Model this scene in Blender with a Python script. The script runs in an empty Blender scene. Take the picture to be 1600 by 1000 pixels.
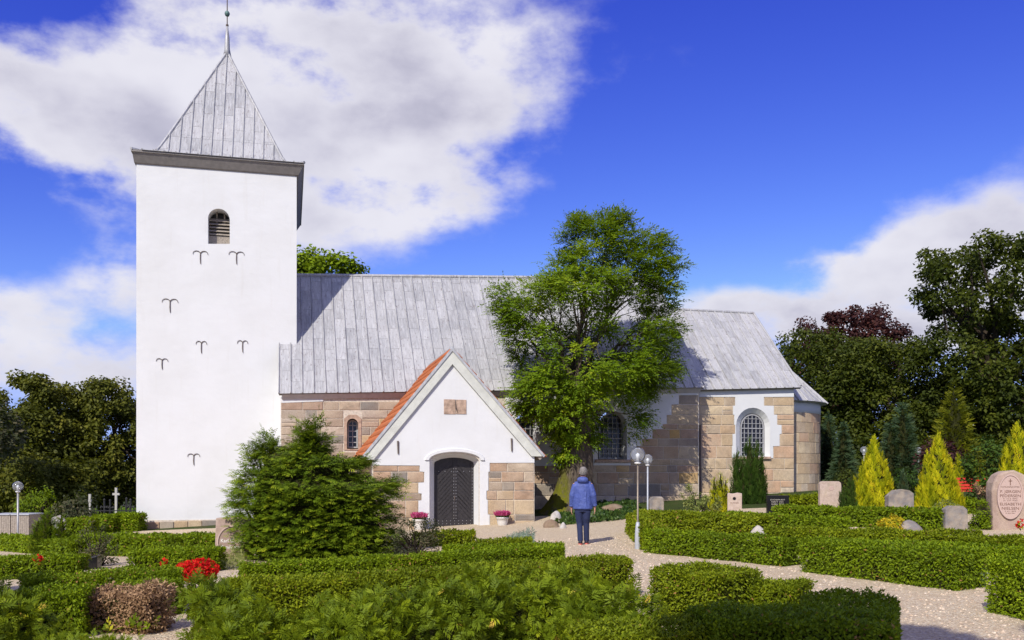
import bpy, bmesh, math, random
import numpy as np
from mathutils import Vector, Matrix
from mathutils.geometry import tessellate_polygon

R = math.radians
SC = bpy.context.scene
COL = SC.collection
random.seed(7)
RNG = np.random.default_rng(11)

# ------------------------------------------------------------------ camera
F, CX, HY, EYE = 1400.0, 800.0, 739.0, 1.6       # focal length in photo pixels, principal column, horizon row, eye height
cam_d = bpy.data.cameras.new('camera')
cam = bpy.data.objects.new('camera', cam_d)
COL.objects.link(cam)
cam.location = (0, 0, EYE)
cam.rotation_euler = (R(90), 0, 0)
cam_d.sensor_width = 36
cam_d.lens = 36 * F / 1600
cam_d.shift_y = (HY - 500) / 1600
cam_d.clip_start = 0.1
cam_d.clip_end = 4000
SC.camera = cam

# ------------------------------------------------------------------ light
SUN_EL, SUN_AZ = R(40), R(204)                    # sun stands behind the camera, a little to the left
SKY_STRENGTH, CLOUD_STRENGTH = 0.085, 1.0
sun_d = bpy.data.lights.new('sun', 'SUN')
sun_d.energy = 5.0
sun_d.angle = R(0.5)
sun_d.color = (1.0, 0.94, 0.83)
sun = bpy.data.objects.new('sun', sun_d)
COL.objects.link(sun)
to_sun = Vector((math.sin(SUN_AZ) * math.cos(SUN_EL), math.cos(SUN_AZ) * math.cos(SUN_EL), math.sin(SUN_EL)))
sun.rotation_euler = to_sun.to_track_quat('Z', 'Y').to_euler()
SC.view_settings.view_transform = 'Standard'
SC.view_settings.look = 'None'
SC.view_settings.gamma = 1
SC.view_settings.exposure = 0.0
SC.view_settings.use_curve_mapping = False
SC.render.engine = 'CYCLES'
SC.cycles.max_bounces = 8
SC.cycles.transparent_max_bounces = 8
SC.cycles.caustics_reflective = False
SC.cycles.caustics_refractive = False


class NT:
    """small helper for building node trees"""
    def __init__(self, tree):
        self.t = tree
        self.t.nodes.clear()
    def n(self, typ, **kw):
        nd = self.t.nodes.new(typ)
        for k, v in kw.items():
            if k == 'ins':
                for a, b in v.items():
                    self.put(nd.inputs[a], b)
            else:
                setattr(nd, k, v)
        return nd
    def put(self, sock, v):
        if isinstance(v, bpy.types.NodeSocket):
            self.t.links.new(v, sock)
        elif isinstance(v, bpy.types.Node):
            self.t.links.new(v.outputs[0], sock)
        else:
            if hasattr(sock.default_value, '__len__') and not hasattr(v, '__len__'):
                v = [v] * len(sock.default_value)
            if hasattr(sock.default_value, '__len__') and len(sock.default_value) == 4 and len(v) == 3:
                v = (*v, 1)
            sock.default_value = v
    def m(self, op, a, b=0.0, c=0.0, clamp=False):
        nd = self.t.nodes.new('ShaderNodeMath')
        nd.operation = op
        nd.use_clamp = clamp
        for i, v in enumerate((a, b, c)):
            self.put(nd.inputs[i], v)
        return nd.outputs[0]
    def noise(self, vec, scale, detail=4, rough=0.55, dist=0.0):
        nd = self.n('ShaderNodeTexNoise')
        if vec is not None:
            self.put(nd.inputs['Vector'], vec)
        nd.inputs['Scale'].default_value = scale
        nd.inputs['Detail'].default_value = detail
        nd.inputs['Roughness'].default_value = rough
        nd.inputs['Distortion'].default_value = dist
        return nd.outputs['Fac']
    def ramp(self, fac, stops, interp='LINEAR'):
        nd = self.n('ShaderNodeValToRGB')
        nd.color_ramp.interpolation = interp
        el = nd.color_ramp.elements
        while len(el) > 1:
            el.remove(el[-1])
        for i, (p, c) in enumerate(stops):
            e = el[0] if i == 0 else el.new(p)
            e.position = p
            if not hasattr(c, '__len__'):
                c = (c, c, c)
            e.color = (*c, 1)
        self.put(nd.inputs[0], fac)
        return nd.outputs[0]
    def mix(self, fac, a, b, mode='MIX'):
        nd = self.t.nodes.new('ShaderNodeMix')
        nd.data_type = 'RGBA'
        nd.blend_type = mode
        self.put(nd.inputs[0], fac)
        self.put(nd.inputs[6], a)
        self.put(nd.inputs[7], b)
        return nd.outputs[2]


def px_dir(x, y):
    az = math.atan((x - CX) / F)
    el = math.atan((HY - y) / F * math.cos(az))
    return az, el


world = bpy.data.worlds.new('World')
SC.world = world
world.use_nodes = True
world.cycles.sampling_method = 'MANUAL'
world.cycles.sample_map_resolution = 256


def build_world():
    w = NT(world.node_tree)
    tc = w.n('ShaderNodeTexCoord')
    d = tc.outputs['Generated']
    sep = w.n('ShaderNodeSeparateXYZ', ins={0: d})
    az = w.m('ARCTAN2', sep.outputs[0], sep.outputs[1])
    el = w.m('ARCSINE', sep.outputs[2])
    sky = w.n('ShaderNodeTexSky')
    sky.sky_type = 'NISHITA'
    sky.sun_disc = False
    sky.sun_elevation = SUN_EL
    sky.sun_rotation = SUN_AZ
    sky.air_density = 1.0
    sky.dust_density = 0.0
    sky.ozone_density = 4.0
    # deep polarised blue: the camera's response to the clear sky, channel by channel
    sk = w.n('ShaderNodeSeparateColor', ins={0: sky.outputs[0]})
    ch = []
    for i, (gm, k, top) in enumerate(((1.9, 4.2, 0.36), (1.9, 2.9, 0.50), (0.9, 1.82, 1.0))):
        v = w.m('MULTIPLY', sk.outputs[i], SKY_STRENGTH)
        ch.append(w.m('DIVIDE', w.m('MINIMUM', w.m('MULTIPLY', w.m('POWER', v, gm), k), top), SKY_STRENGTH))
    hs = w.n('ShaderNodeCombineColor', ins={0: ch[0], 1: ch[1], 2: ch[2]})
    # cloud field: banks at given directions plus broken noise
    banks = [(390, 105, 215, 110, 1.0), (650, 120, 220, 95, 1.0), (430, 270, 230, 95, .9), (110, 205, 160, 62, .95),
             (620, 305, 130, 42, 1.0), (80, 570, 180, 55, 1.25), (190, 440, 70, 45, .75), (1530, 420, 170, 80, 1.1), (1420, 425, 80, 45, .9), (1480, 480, 160, 50, .7),
             (1330, 500, 230, 40, .95), (1120, 478, 100, 20, .7), (10, 100, 60, 50, .6), (1300, 410, 70, 18, .6), (0, 480, 60, 30, .8)]
    tot = None
    for (x, y, rx, ry, wt) in banks:
        a0, e0 = px_dir(x, y)
        sx, sy = rx / F * math.cos(a0) ** 2, ry / F
        dx = w.m('DIVIDE', w.m('SUBTRACT', az, a0), sx)
        dy = w.m('DIVIDE', w.m('SUBTRACT', el, e0), sy)
        r2 = w.m('ADD', w.m('MULTIPLY', dx, dx), w.m('MULTIPLY', dy, dy))
        gsn = w.m('MULTIPLY', w.m('EXPONENT', w.m('MULTIPLY', r2, -0.7)), wt)
        tot = gsn if tot is None else w.m('ADD', tot, gsn)
    tot = w.m('MINIMUM', tot, 1.15)
    # unseen sky: broken cloud goes on, made fuller to neutralise the ambient light
    far = w.n('ShaderNodeMapRange', interpolation_type='SMOOTHSTEP', ins={0: w.m('ABSOLUTE', az), 1: 0.62, 2: 0.95}).outputs[0]
    far = w.m('MAXIMUM', far, w.n('ShaderNodeMapRange', interpolation_type='SMOOTHSTEP', ins={0: el, 1: 0.56, 2: 0.8}).outputs[0])
    mp = w.n('ShaderNodeMapping', ins={0: d})
    mp.inputs['Scale'].default_value = (1, 1, 1.7)
    big = w.noise(mp.outputs[0], 2.2, 2, 0.5)
    tot = w.m('ADD', tot, w.m('MULTIPLY', far, w.m('MULTIPLY', w.m('SUBTRACT', big, 0.40), 4.5)))
    n1 = w.noise(mp.outputs[0], 7.5, 9, 0.57, 0.0)
    dens = w.m('ADD', tot, w.m('MULTIPLY', w.m('SUBTRACT', n1, 0.5), w.m('ADD', 1.1, w.m('MULTIPLY', w.m('MINIMUM', w.m('MAXIMUM', tot, 0.0), 1.0), 3.0))))
    mask = w.n('ShaderNodeMapRange', interpolation_type='SMOOTHSTEP', ins={0: dens, 1: 0.22, 2: 1.05}).outputs[0]
    mask = w.m('MULTIPLY', mask, 0.97)
    shade = w.noise(mp.outputs[0], 4.2, 4, 0.55, 0.0)
    thick = w.n('ShaderNodeMapRange', ins={0: dens, 1: 0.5, 2: 1.9}).outputs[0]
    lum = w.m('SUBTRACT', 0.98, w.m('MULTIPLY', w.m('MULTIPLY', w.n('ShaderNodeMapRange', interpolation_type='SMOOTHSTEP', ins={0: shade, 1: 0.34, 2: 0.62}).outputs[0], thick), 0.5))
    ccol = w.ramp(lum, [(0.25, (0.36, 0.36, 0.47)), (0.62, (0.57, 0.56, 0.67)), (1.0, (0.86, 0.85, 0.92))])
    bg1 = w.n('ShaderNodeBackground', ins={0: hs.outputs[0], 1: SKY_STRENGTH})
    bg2 = w.n('ShaderNodeBackground', ins={0: ccol, 1: CLOUD_STRENGTH})
    ms = w.n('ShaderNodeMixShader', ins={0: mask, 1: bg1.outputs[0], 2: bg2.outputs[0]})
    w.n('ShaderNodeOutputWorld', ins={0: ms.outputs[0]})


build_world()

# ------------------------------------------------------------------ placing helpers
def clamp(a, lo, hi):
    return np.minimum(np.maximum(a, lo), hi)


def g(X, Y):
    """height of the sloping churchyard"""
    X = np.asarray(X, float); Y = np.asarray(Y, float)
    h = 0.037 * clamp(X, -20, 12) * clamp((Y - 6) / 14, 0, 1)
    h = h + 0.07 * clamp(Y - 27, 0, 6.5) * clamp((X + 22) / 10, 0, 1) - 0.05 * clamp(Y - 36, 0, 8) - 0.004 * clamp(Y - 44, 0, 100)
    return h


def at(x, y, Y):
    return Vector(((x - CX) / F * Y, Y, EYE + (HY - y) / F * Y))


def gp(x, y, h=0.0):
    """the point seen at photo pixel x, y that lies h above the ground"""
    lo, hi = 3.0, 150.0
    for _ in range(50):
        mid = (lo + hi) / 2
        p = at(x, y, mid)
        if p.z - float(g(p.x, p.y)) - h > 0:
            lo = mid
        else:
            hi = mid
    return at(x, y, (lo + hi) / 2)


TH = R(14)
O2 = Vector((-7.62, 29.3)); U2 = Vector((math.cos(TH), math.sin(TH))); V2 = Vector((-math.sin(TH), math.cos(TH)))


def cw(x, y, v):
    """photo pixel to (s, z) on the church plane at depth v"""
    d = Vector(((x - CX) / F, 1.0))
    Y = (v + O2.dot(V2)) / d.dot(V2)
    return ((d * Y - O2).dot(U2), EYE + (HY - y) / F * Y)


# ------------------------------------------------------------------ object helpers
def put(o, parent=None):
    COL.objects.link(o)
    if parent is not None:
        o.parent = parent
    return o


def tag(o, label=None, cat=None, group=None, kind=None):
    if label: o['label'] = label
    if cat: o['category'] = cat
    if group: o['group'] = group
    if kind: o['kind'] = kind
    return o


def empty(name, loc=(0, 0, 0), rz=0.0, label=None, cat=None, group=None):
    o = bpy.data.objects.new(name, None)
    o.empty_display_size = 0.2
    o.location = loc
    o.rotation_euler = (0, 0, rz)
    put(o)
    return tag(o, label, cat, group)


def mesh(name, verts, faces, mat=None, parent=None, smooth=False):
    me = bpy.data.meshes.new(name)
    me.from_pydata([tuple(v) for v in verts], [], faces)
    if mat: me.materials.append(mat)
    if smooth:
        me.polygons.foreach_set('use_smooth', [True] * len(me.polygons))
    me.update()
    return put(bpy.data.objects.new(name, me), parent)


def quads_mesh(name, co, mat, parent=None, attr=None):
    """co: (n,4,3) array, one quad per row; attr: per-quad value"""
    n = len(co)
    me = bpy.data.meshes.new(name)
    me.vertices.add(n * 4); me.loops.add(n * 4); me.polygons.add(n)
    me.vertices.foreach_set('co', np.ascontiguousarray(co, dtype=np.float32).ravel())
    me.loops.foreach_set('vertex_index', np.arange(n * 4, dtype=np.int32))
    me.polygons.foreach_set('loop_start', np.arange(0, n * 4, 4, dtype=np.int32))
    me.update(calc_edges=True)
    if attr is not None:
        a = me.attributes.new('rnd', 'FLOAT', 'POINT')
        a.data.foreach_set('value', np.repeat(np.asarray(attr, dtype=np.float32), 4))
    me.materials.append(mat)
    return put(bpy.data.objects.new(name, me), parent)


class MB:
    """collects shapes into one mesh"""
    def __init__(self):
        self.v = []; self.f = []
    def add(self, verts, faces):
        b = len(self.v)
        self.v += [tuple(p) for p in verts]
        self.f += [tuple(i + b for i in f) for f in faces]
    def box(self, x0, x1, y0, y1, z0, z1):
        self.add([(x0, y0, z0), (x1, y0, z0), (x1, y1, z0), (x0, y1, z0), (x0, y0, z1), (x1, y0, z1), (x1, y1, z1), (x0, y1, z1)],
                 [(0, 3, 2, 1), (4, 5, 6, 7), (0, 1, 5, 4), (1, 2, 6, 5), (2, 3, 7, 6), (3, 0, 4, 7)])
    def tube(self, pts, rads, n=8, cap=True):
        pts = [Vector(p) for p in pts]
        b = len(self.v)
        ref = Vector((0.31, 0.95, 0.07)).normalized()
        for i, p in enumerate(pts):
            t = (pts[min(i + 1, len(pts) - 1)] - pts[max(i - 1, 0)]).normalized()
            a = t.cross(ref)
            if a.length < 1e-3: a = t.cross(Vector((1, 0, 0)))
            a.normalize(); c = t.cross(a)
            for k in range(n):
                q = 2 * math.pi * k / n
                self.v.append(tuple(p + (a * math.cos(q) + c * math.sin(q)) * rads[i]))
        for i in range(len(pts) - 1):
            for k in range(n):
                k2 = (k + 1) % n
                self.f.append((b + i * n + k, b + i * n + k2, b + (i + 1) * n + k2, b + (i + 1) * n + k))
        if cap:
            self.f.append(tuple(b + k for k in range(n - 1, -1, -1)))
            e = b + (len(pts) - 1) * n
            self.f.append(tuple(e + k for k in range(n)))
    def lathe(self, prof, n=16, c=(0, 0, 0)):
        b = len(self.v)
        for r, z in prof:
            for k in range(n):
                q = 2 * math.pi * k / n
                self.v.append((c[0] + r * math.cos(q), c[1] + r * math.sin(q), c[2] + z))
        for i in range(len(prof) - 1):
            for k in range(n):
                k2 = (k + 1) % n
                self.f.append((b + i * n + k, b + i * n + k2, b + (i + 1) * n + k2, b + (i + 1) * n + k))
        self.f.append(tuple(b + k for k in range(n - 1, -1, -1)))
        e = b + (len(prof) - 1) * n
        self.f.append(tuple(e + k for k in range(n)))
    def rings(self, rings):
        """closed loft through rings of equal count"""
        b = len(self.v); n = len(rings[0])
        for r in rings: self.v += [tuple(p) for p in r]
        for i in range(len(rings) - 1):
            for k in range(n):
                k2 = (k + 1) % n
                self.f.append((b + i * n + k, b + i * n + k2, b + (i + 1) * n + k2, b + (i + 1) * n + k))
        self.f.append(tuple(b + k for k in range(n - 1, -1, -1)))
        e = b + (len(rings) - 1) * n
        self.f.append(tuple(e + k for k in range(n)))
    def build(self, name, mat, parent=None, smooth=False):
        return mesh(name, self.v, self.f, mat, parent, smooth)


def plate_data(outer, holes, v0, v1):
    """slab between v0 (front) and v1 with outline and holes given as (s, z)"""
    loops = [outer] + list(holes)
    flat = [p for l in loops for p in l]
    tris = tessellate_polygon([[Vector((p[0], p[1], 0)) for p in l] for l in loops])
    n = len(flat)
    V = [(p[0], v0, p[1]) for p in flat] + [(p[0], v1, p[1]) for p in flat]
    Fc = []
    for t in tris:
        a, b, c = t
        ar = (flat[b][0] - flat[a][0]) * (flat[c][1] - flat[a][1]) - (flat[b][1] - flat[a][1]) * (flat[c][0] - flat[a][0])
        if ar < 0: a, b, c = a, c, b
        Fc.append((a, b, c)); Fc.append((a + n, c + n, b + n))
    i = 0
    for l in loops:
        m = len(l)
        for k in range(m):
            k2 = (k + 1) % m
            Fc.append((i + k, i + k2, i + k2 + n, i + k + n))
        i += m
    return V, Fc


def fix_normals(o):
    bm = bmesh.new(); bm.from_mesh(o.data)
    bmesh.ops.recalc_face_normals(bm, faces=bm.faces)
    bm.to_mesh(o.data); bm.free()
    return o


def plate(name, outer, holes, v0, v1, mat, parent):
    V, Fc = plate_data(outer, holes, v0, v1)
    return fix_normals(mesh(name, V, Fc, mat, parent))


def bevel(o, w, seg=2):
    m = o.modifiers.new('bevel', 'BEVEL')
    m.width = w; m.segments = seg; m.limit_method = 'ANGLE'
    return o


def arch(xl, xr, yt, yb, v, rise=None, n=12):
    """arched opening from photo pixels, as (s, z) loop"""
    sl, zb = cw(xl, yb, v); sr, zb2 = cw(xr, yb, v)
    xm = (xl + xr) / 2
    zt = cw(xm, yt, v)[1]
    hw = (sr - sl) / 2
    rs = hw if rise is None else rise
    zs = zt - rs
    out = [(sl, zb), (sr, zb2)]
    for k in range(n + 1):
        q = math.pi * k / n
        out.append(((sl + sr) / 2 + hw * math.cos(q), zs + rs * math.sin(q)))
    return out


def shrink(loop, d):
    cx = sum(p[0] for p in loop) / len(loop); cz = sum(p[1] for p in loop) / len(loop)
    w = max(p[0] for p in loop) - min(p[0] for p in loop)
    h = max(p[1] for p in loop) - min(p[1] for p in loop)
    zc = (max(p[1] for p in loop) + min(p[1] for p in loop)) / 2
    return [(cx + (p[0] - cx) * (1 - 2 * d / w), zc + (p[1] - zc) * (1 - 2 * d / h)) for p in loop]


# ------------------------------------------------------------------ materials
MATS = {}


def newmat(name):
    m = bpy.data.materials.new(name)
    m.use_nodes = True
    return m, NT(m.node_tree)


def principled(t, color, rough=0.7, metal=0.0, bump=None, bstr=0.3, bdist=0.02, spec=0.4, **kw):
    b = t.n('ShaderNodeBsdfPrincipled')
    t.put(b.inputs['Base Color'], color)
    t.put(b.inputs['Roughness'], rough)
    t.put(b.inputs['Metallic'], metal)
    t.put(b.inputs['Specular IOR Level'], spec)
    if bump is not None:
        bn = t.n('ShaderNodeBump', ins={'Strength': bstr, 'Distance': bdist, 'Height': bump})
        t.put(b.inputs['Normal'], bn.outputs[0])
    for k, v in kw.items():
        t.put(b.inputs[k], v)
    return b


def out(t, sh):
    t.n('ShaderNodeOutputMaterial', ins={0: sh.outputs[0]})


def plain(name, c, rough=0.6, metal=0.0, var=0.15, scale=8.0, bump=0.15, bdist=0.01, spec=0.4):
    m, t = newmat(name)
    tc = t.n('ShaderNodeTexCoord').outputs['Object']
    nz = t.noise(tc, scale, 5, 0.6)
    lo = tuple(x * (1 - var) for x in c); hi = tuple(min(1, x * (1 + var)) for x in c)
    col = t.ramp(nz, [(0.3, lo), (0.7, hi)])
    out(t, principled(t, col, rough, metal, nz, bump, bdist, spec))
    MATS[name] = m
    return m


def m_lime():
    m, t = newmat('limewash')
    tc = t.n('ShaderNodeTexCoord').outputs['Object']
    big = t.noise(tc, 0.9, 4, 0.6)
    fine = t.noise(tc, 9.0, 6, 0.65)
    mp = t.n('ShaderNodeMapping', ins={0: tc}); mp.inputs['Scale'].default_value = (6, 6, 0.5)
    drip = t.noise(mp.outputs[0], 1.0, 5, 0.6)
    col = t.ramp(big, [(0.25, (0.625, 0.632, 0.635)), (0.6, (0.668, 0.678, 0.690))])
    col = t.mix(t.ramp(drip, [(0.58, 0.0), (0.80, 0.30)]), col, (0.54, 0.52, 0.48))
    col = t.mix(t.ramp(fine, [(0.70, 0.0), (0.82, 0.25)]), col, (0.66, 0.63, 0.58))
    mp2 = t.n('ShaderNodeMapping', ins={0: tc}); mp2.inputs['Scale'].default_value = (1.2, 1.2, 1.7)
    lump = t.noise(mp2.outputs[0], 2.2, 3, 0.5)
    h = t.m('ADD', t.m('MULTIPLY', lump, 1.0), t.m('MULTIPLY', fine, 0.12))
    out(t, principled(t, col, 0.85, 0, h, 0.26, 0.035, 0.2))
    return m


def m_stone(name, stops, scale=1.0, mosscol=None):
    m, t = newmat(name)
    oi = t.n('ShaderNodeObjectInfo')
    tc = t.n('ShaderNodeTexCoord').outputs['Object']
    sh = t.n('ShaderNodeVectorMath', operation='ADD', ins={0: tc})
    t.put(sh.inputs[1], t.n('ShaderNodeCombineXYZ', ins={0: t.m('MULTIPLY', oi.outputs['Random'], 37.0), 1: t.m('MULTIPLY', oi.outputs['Random'], 11.0)}).outputs[0])
    v = sh.outputs[0]
    base = t.ramp(oi.outputs['Random'], stops, 'CONSTANT')
    n1 = t.noise(v, 3.0 * scale, 6, 0.62, 0.4)
    n2 = t.noise(v, 38.0 * scale, 4, 0.7)
    n3 = t.noise(v, 1.1 * scale, 3, 0.5)
    col = t.mix(t.ramp(n1, [(0.38, 0.0), (0.8, 0.6)]), base, (0.24, 0.165, 0.11))
    col = t.mix(t.ramp(n3, [(0.42, 0.0), (0.72, 0.55)]), col, (0.56, 0.46, 0.34))
    col = t.mix(t.ramp(n2, [(0.40, 0.45), (0.55, 0.0)]), col, t.mix(0.55, col, (0.05, 0.04, 0.04)))
    sm = t.noise(tc, 1.7, 7, 0.72, 0.5)
    col = t.mix(t.ramp(sm, [(0.60, 0.0), (0.74, 0.45)]), col, (0.60, 0.54, 0.45))
    col = t.mix(t.ramp(sm, [(0.30, 0.55), (0.44, 0.0)]), col, (0.15, 0.12, 0.095))
    if mosscol:
        col = t.mix(t.ramp(t.noise(v, 2.0, 5, 0.65), [(0.55, 0.0), (0.7, 0.7)]), col, mosscol)
    h = t.m('ADD', n1, t.m('MULTIPLY', n2, 0.35))
    out(t, principled(t, col, 0.85, 0, h, 0.6, 0.025, 0.25))
    return m


def m_lead():
    m, t = newmat('lead_sheet_metal')
    oi = t.n('ShaderNodeObjectInfo')
    tc = t.n('ShaderNodeTexCoord').outputs['Object']
    sh = t.n('ShaderNodeVectorMath', operation='ADD', ins={0: tc})
    t.put(sh.inputs[1], t.n('ShaderNodeCombineXYZ', ins={0: t.m('MULTIPLY', oi.outputs['Random'], 23.0)}).outputs[0])
    v = sh.outputs[0]
    mp = t.n('ShaderNodeMapping', ins={0: v}); mp.inputs['Scale'].default_value = (5.5, 0.55, 0.55)
    streak = t.noise(mp.outputs[0], 3.0, 6, 0.68)
    mp2 = t.n('ShaderNodeMapping', ins={0: v}); mp2.inputs['Scale'].default_value = (3.0, 1.0, 1.0)
    spots = t.noise(mp2.outputs[0], 7.0, 4, 0.7, 0.3)
    big = t.noise(tc, 0.8, 3, 0.5)
    col = t.mix(oi.outputs['Random'], (0.285, 0.29, 0.305), (0.41, 0.412, 0.425))
    col = t.mix(t.ramp(big, [(0.35, 0.0), (0.7, 0.45)]), col, (0.48, 0.47, 0.465))
    col = t.mix(t.ramp(streak, [(0.47, 0.0), (0.68, 0.7)]), col, (0.56, 0.56, 0.57))
    col = t.mix(t.ramp(spots, [(0.58, 0.0), (0.66, 0.8)]), col, (0.17, 0.14, 0.145))
    col = t.mix(t.ramp(streak, [(0.28, 0.7), (0.43, 0.0)]), col, (0.21, 0.185, 0.19))
    h = t.m('ADD', t.m('MULTIPLY', streak, 0.4), t.noise(v, 2.5, 3, 0.5))
    out(t, principled(t, col, t.ramp(spots, [(0.3, 0.45), (0.7, 0.62)]), 0.12, h, 0.35, 0.02, 0.4))
    return m


def m_leaf(name, stops, trans=0.35, rough=0.6, spec=0.18, tcol=None):
    m, t = newmat(name)
    a = t.n('ShaderNodeAttribute'); a.attribute_name = 'rnd'
    col = t.ramp(a.outputs['Fac'], stops)
    p = principled(t, col, rough, 0, spec=spec)
    tr = t.n('ShaderNodeBsdfTranslucent', ins={0: t.mix(0.5, col, tcol or (0.30, 0.42, 0.03))})
    mx = t.n('ShaderNodeMixShader', ins={0: trans, 1: p.outputs[0], 2: tr.outputs[0]})
    out(t, mx)
    MATS[name] = m
    return m


def m_gravel():
    m, t = newmat('gravel')
    tc = t.n('ShaderNodeTexCoord').outputs['Object']
    vo = t.n('ShaderNodeTexVoronoi', ins={'Vector': tc, 'Scale': 42.0})
    vo2 = t.n('ShaderNodeTexVoronoi', ins={'Vector': tc, 'Scale': 90.0})
    sepc = t.n('ShaderNodeSeparateColor', ins={0: vo.outputs['Color']})
    col = t.ramp(sepc.outputs[0], [(0.0, (0.437, 0.334, 0.221)), (0.3, (0.559, 0.448, 0.304)), (0.7, (0.647, 0.544, 0.381)), (1.0, (0.771, 0.697, 0.549))])
    big = t.noise(tc, 0.7, 4, 0.6)
    col = t.mix(t.ramp(big, [(0.35, 0.0), (0.7, 0.35)]), col, (0.60, 0.465, 0.31))
    col = t.mix(t.ramp(vo.outputs['Distance'], [(0.35, 0.0), (0.8, 0.5)]), col, (0.36, 0.265, 0.19))
    h = t.m('SUBTRACT', 1.0, t.m('ADD', vo.outputs['Distance'], t.m('MULTIPLY', vo2.outputs['Distance'], 0.4)))
    out(t, principled(t, col, 0.9, 0, h, 0.9, 0.02, 0.2))
    return m


def m_ground():
    m, t = newmat('churchyard_soil')
    tc = t.n('ShaderNodeTexCoord').outputs['Object']
    a = t.noise(tc, 1.3, 6, 0.65); b = t.noise(tc, 26, 5, 0.7)
    col = t.ramp(a, [(0.35, (0.045, 0.06, 0.02)), (0.55, (0.055, 0.085, 0.02)), (0.72, (0.10, 0.075, 0.045))])
    col = t.mix(t.ramp(b, [(0.4, 0.0), (0.7, 0.6)]), col, (0.03, 0.035, 0.015))
    out(t, principled(t, col, 0.95, 0, b, 0.9, 0.05, 0.1))
    return m


def m_bark(name, c1, c2, moss=None):
    m, t = newmat(name)
    tc = t.n('ShaderNodeTexCoord').outputs['Object']
    mp = t.n('ShaderNodeMapping', ins={0: tc}); mp.inputs['Scale'].default_value = (5, 5, 1.1)
    n1 = t.noise(mp.outputs[0], 3.0, 7, 0.7, 0.6)
    col = t.ramp(n1, [(0.32, c1), (0.68, c2)])
    if moss:
        n2 = t.noise(tc, 2.4, 6, 0.7)
        sep = t.n('ShaderNodeSeparateXYZ', ins={0: tc})
        low = t.n('ShaderNodeMapRange', ins={0: sep.outputs[2], 1: 2.3, 2: 0.7}).outputs[0]
        side = t.n('ShaderNodeMapRange', ins={0: sep.outputs[0], 1: -0.15, 2: -0.35}).outputs[0]
        k = t.m('MULTIPLY', t.m('MULTIPLY', low, side), t.ramp(n2, [(0.38, 0.0), (0.5, 1.0)]))
        col = t.mix(k, col, t.mix(n1, (0.07, 0.085, 0.012), moss))
    out(t, principled(t, col, 0.92, 0, n1, 1.0, 0.06, 0.15))
    return m


LIME = m_lime()
STONE = m_stone('granite_ashlar', [(0.0, (0.46, 0.325, 0.205)), (0.13, (0.52, 0.385, 0.235)), (0.26, (0.43, 0.285, 0.19)), (0.38, (0.58, 0.455, 0.295)),
                                   (0.50, (0.36, 0.285, 0.215)), (0.60, (0.57, 0.365, 0.135)), (0.66, (0.53, 0.43, 0.32)), (0.78, (0.46, 0.31, 0.205)), (0.90, (0.25, 0.225, 0.195))])
STONE_GREY = m_stone('weathered_grey_pink_ashlar', [(0.0, (0.44, 0.35, 0.265)), (0.15, (0.40, 0.335, 0.275)), (0.30, (0.49, 0.39, 0.29)), (0.44, (0.57, 0.48, 0.385)),
                                   (0.56, (0.34, 0.295, 0.25)), (0.66, (0.56, 0.36, 0.13)), (0.70, (0.47, 0.40, 0.33)), (0.82, (0.42, 0.295, 0.22)), (0.92, (0.26, 0.24, 0.215))])
STONE_LIGHT = m_stone('pale_granite_ashlar', [(0.0, (0.570, 0.427, 0.267)), (0.2, (0.640, 0.494, 0.318)), (0.36, (0.560, 0.399, 0.249)), (0.5, (0.670, 0.541, 0.361)),
                                              (0.66, (0.600, 0.399, 0.258)), (0.78, (0.680, 0.570, 0.430)), (0.9, (0.470, 0.366, 0.258))])
MORTAR = plain('lime_mortar', (0.56, 0.50, 0.42), 0.95, 0, 0.25, 14, 0.4, 0.02)
LEAD = m_lead()
CORNICE = plain('shade_grey_cornice', (0.46, 0.44, 0.45), 0.8, 0, 0.12, 5)  # white-grey cornice; the shade under the eave is put into its grey
EAVE_DARK = plain('weathered_eave_board', (0.22, 0.205, 0.195), 0.85, 0, 0.15, 6)
BARGE = plain('pale_grey_green_paint', (0.56, 0.57, 0.52), 0.6, 0, 0.12, 4)
DOORM = plain('black_tarred_oak', (0.030, 0.027, 0.029), 0.5, 0, 0.3, 12, 0.3)
STUD = plain('worn_iron_stud', (0.42, 0.41, 0.42), 0.45, 0.6, 0.2, 30)
IRON = plain('rusty_wall_iron', (0.13, 0.10, 0.085), 0.75, 0.2, 0.35, 30)
SANDST = plain('pink_sandstone', (0.40, 0.285, 0.215), 0.9, 0, 0.35, 9, 0.5, 0.02)
BARM = plain('pale_glazing_bar_paint', (0.36, 0.36, 0.375), 0.5, 0, 0.1, 9)
OLDWOOD = plain('weathered_wood', (0.30, 0.26, 0.22), 0.85, 0, 0.35, 20, 0.4)
BRICKP = plain('brick_paving', (0.36, 0.215, 0.165), 0.9, 0, 0.3, 12, 0.4)
GRAVEL = m_gravel()
SOIL = m_ground()
DARKCORE = plain('shade_dark_twigs', (0.030, 0.032, 0.012), 1.0, 0, 0.4, 20, 0.6, 0.05, 0.0)  # inner twigs, coloured near black for the shade inside foliage


def m_tile():
    m, t = newmat('red_pantile')
    oi = t.n('ShaderNodeObjectInfo')
    tc = t.n('ShaderNodeTexCoord').outputs['Object']
    n1 = t.noise(tc, 9, 5, 0.65)
    col = t.ramp(oi.outputs['Random'], [(0.0, (0.41, 0.115, 0.04)), (0.5, (0.49, 0.155, 0.055)), (1.0, (0.34, 0.10, 0.045))])
    col = t.mix(t.ramp(n1, [(0.55, 0.0), (0.8, 0.7)]), col, (0.20, 0.12, 0.08))
    out(t, principled(t, col, 0.75, 0, n1, 0.3, 0.01, 0.3))
    return m


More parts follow.
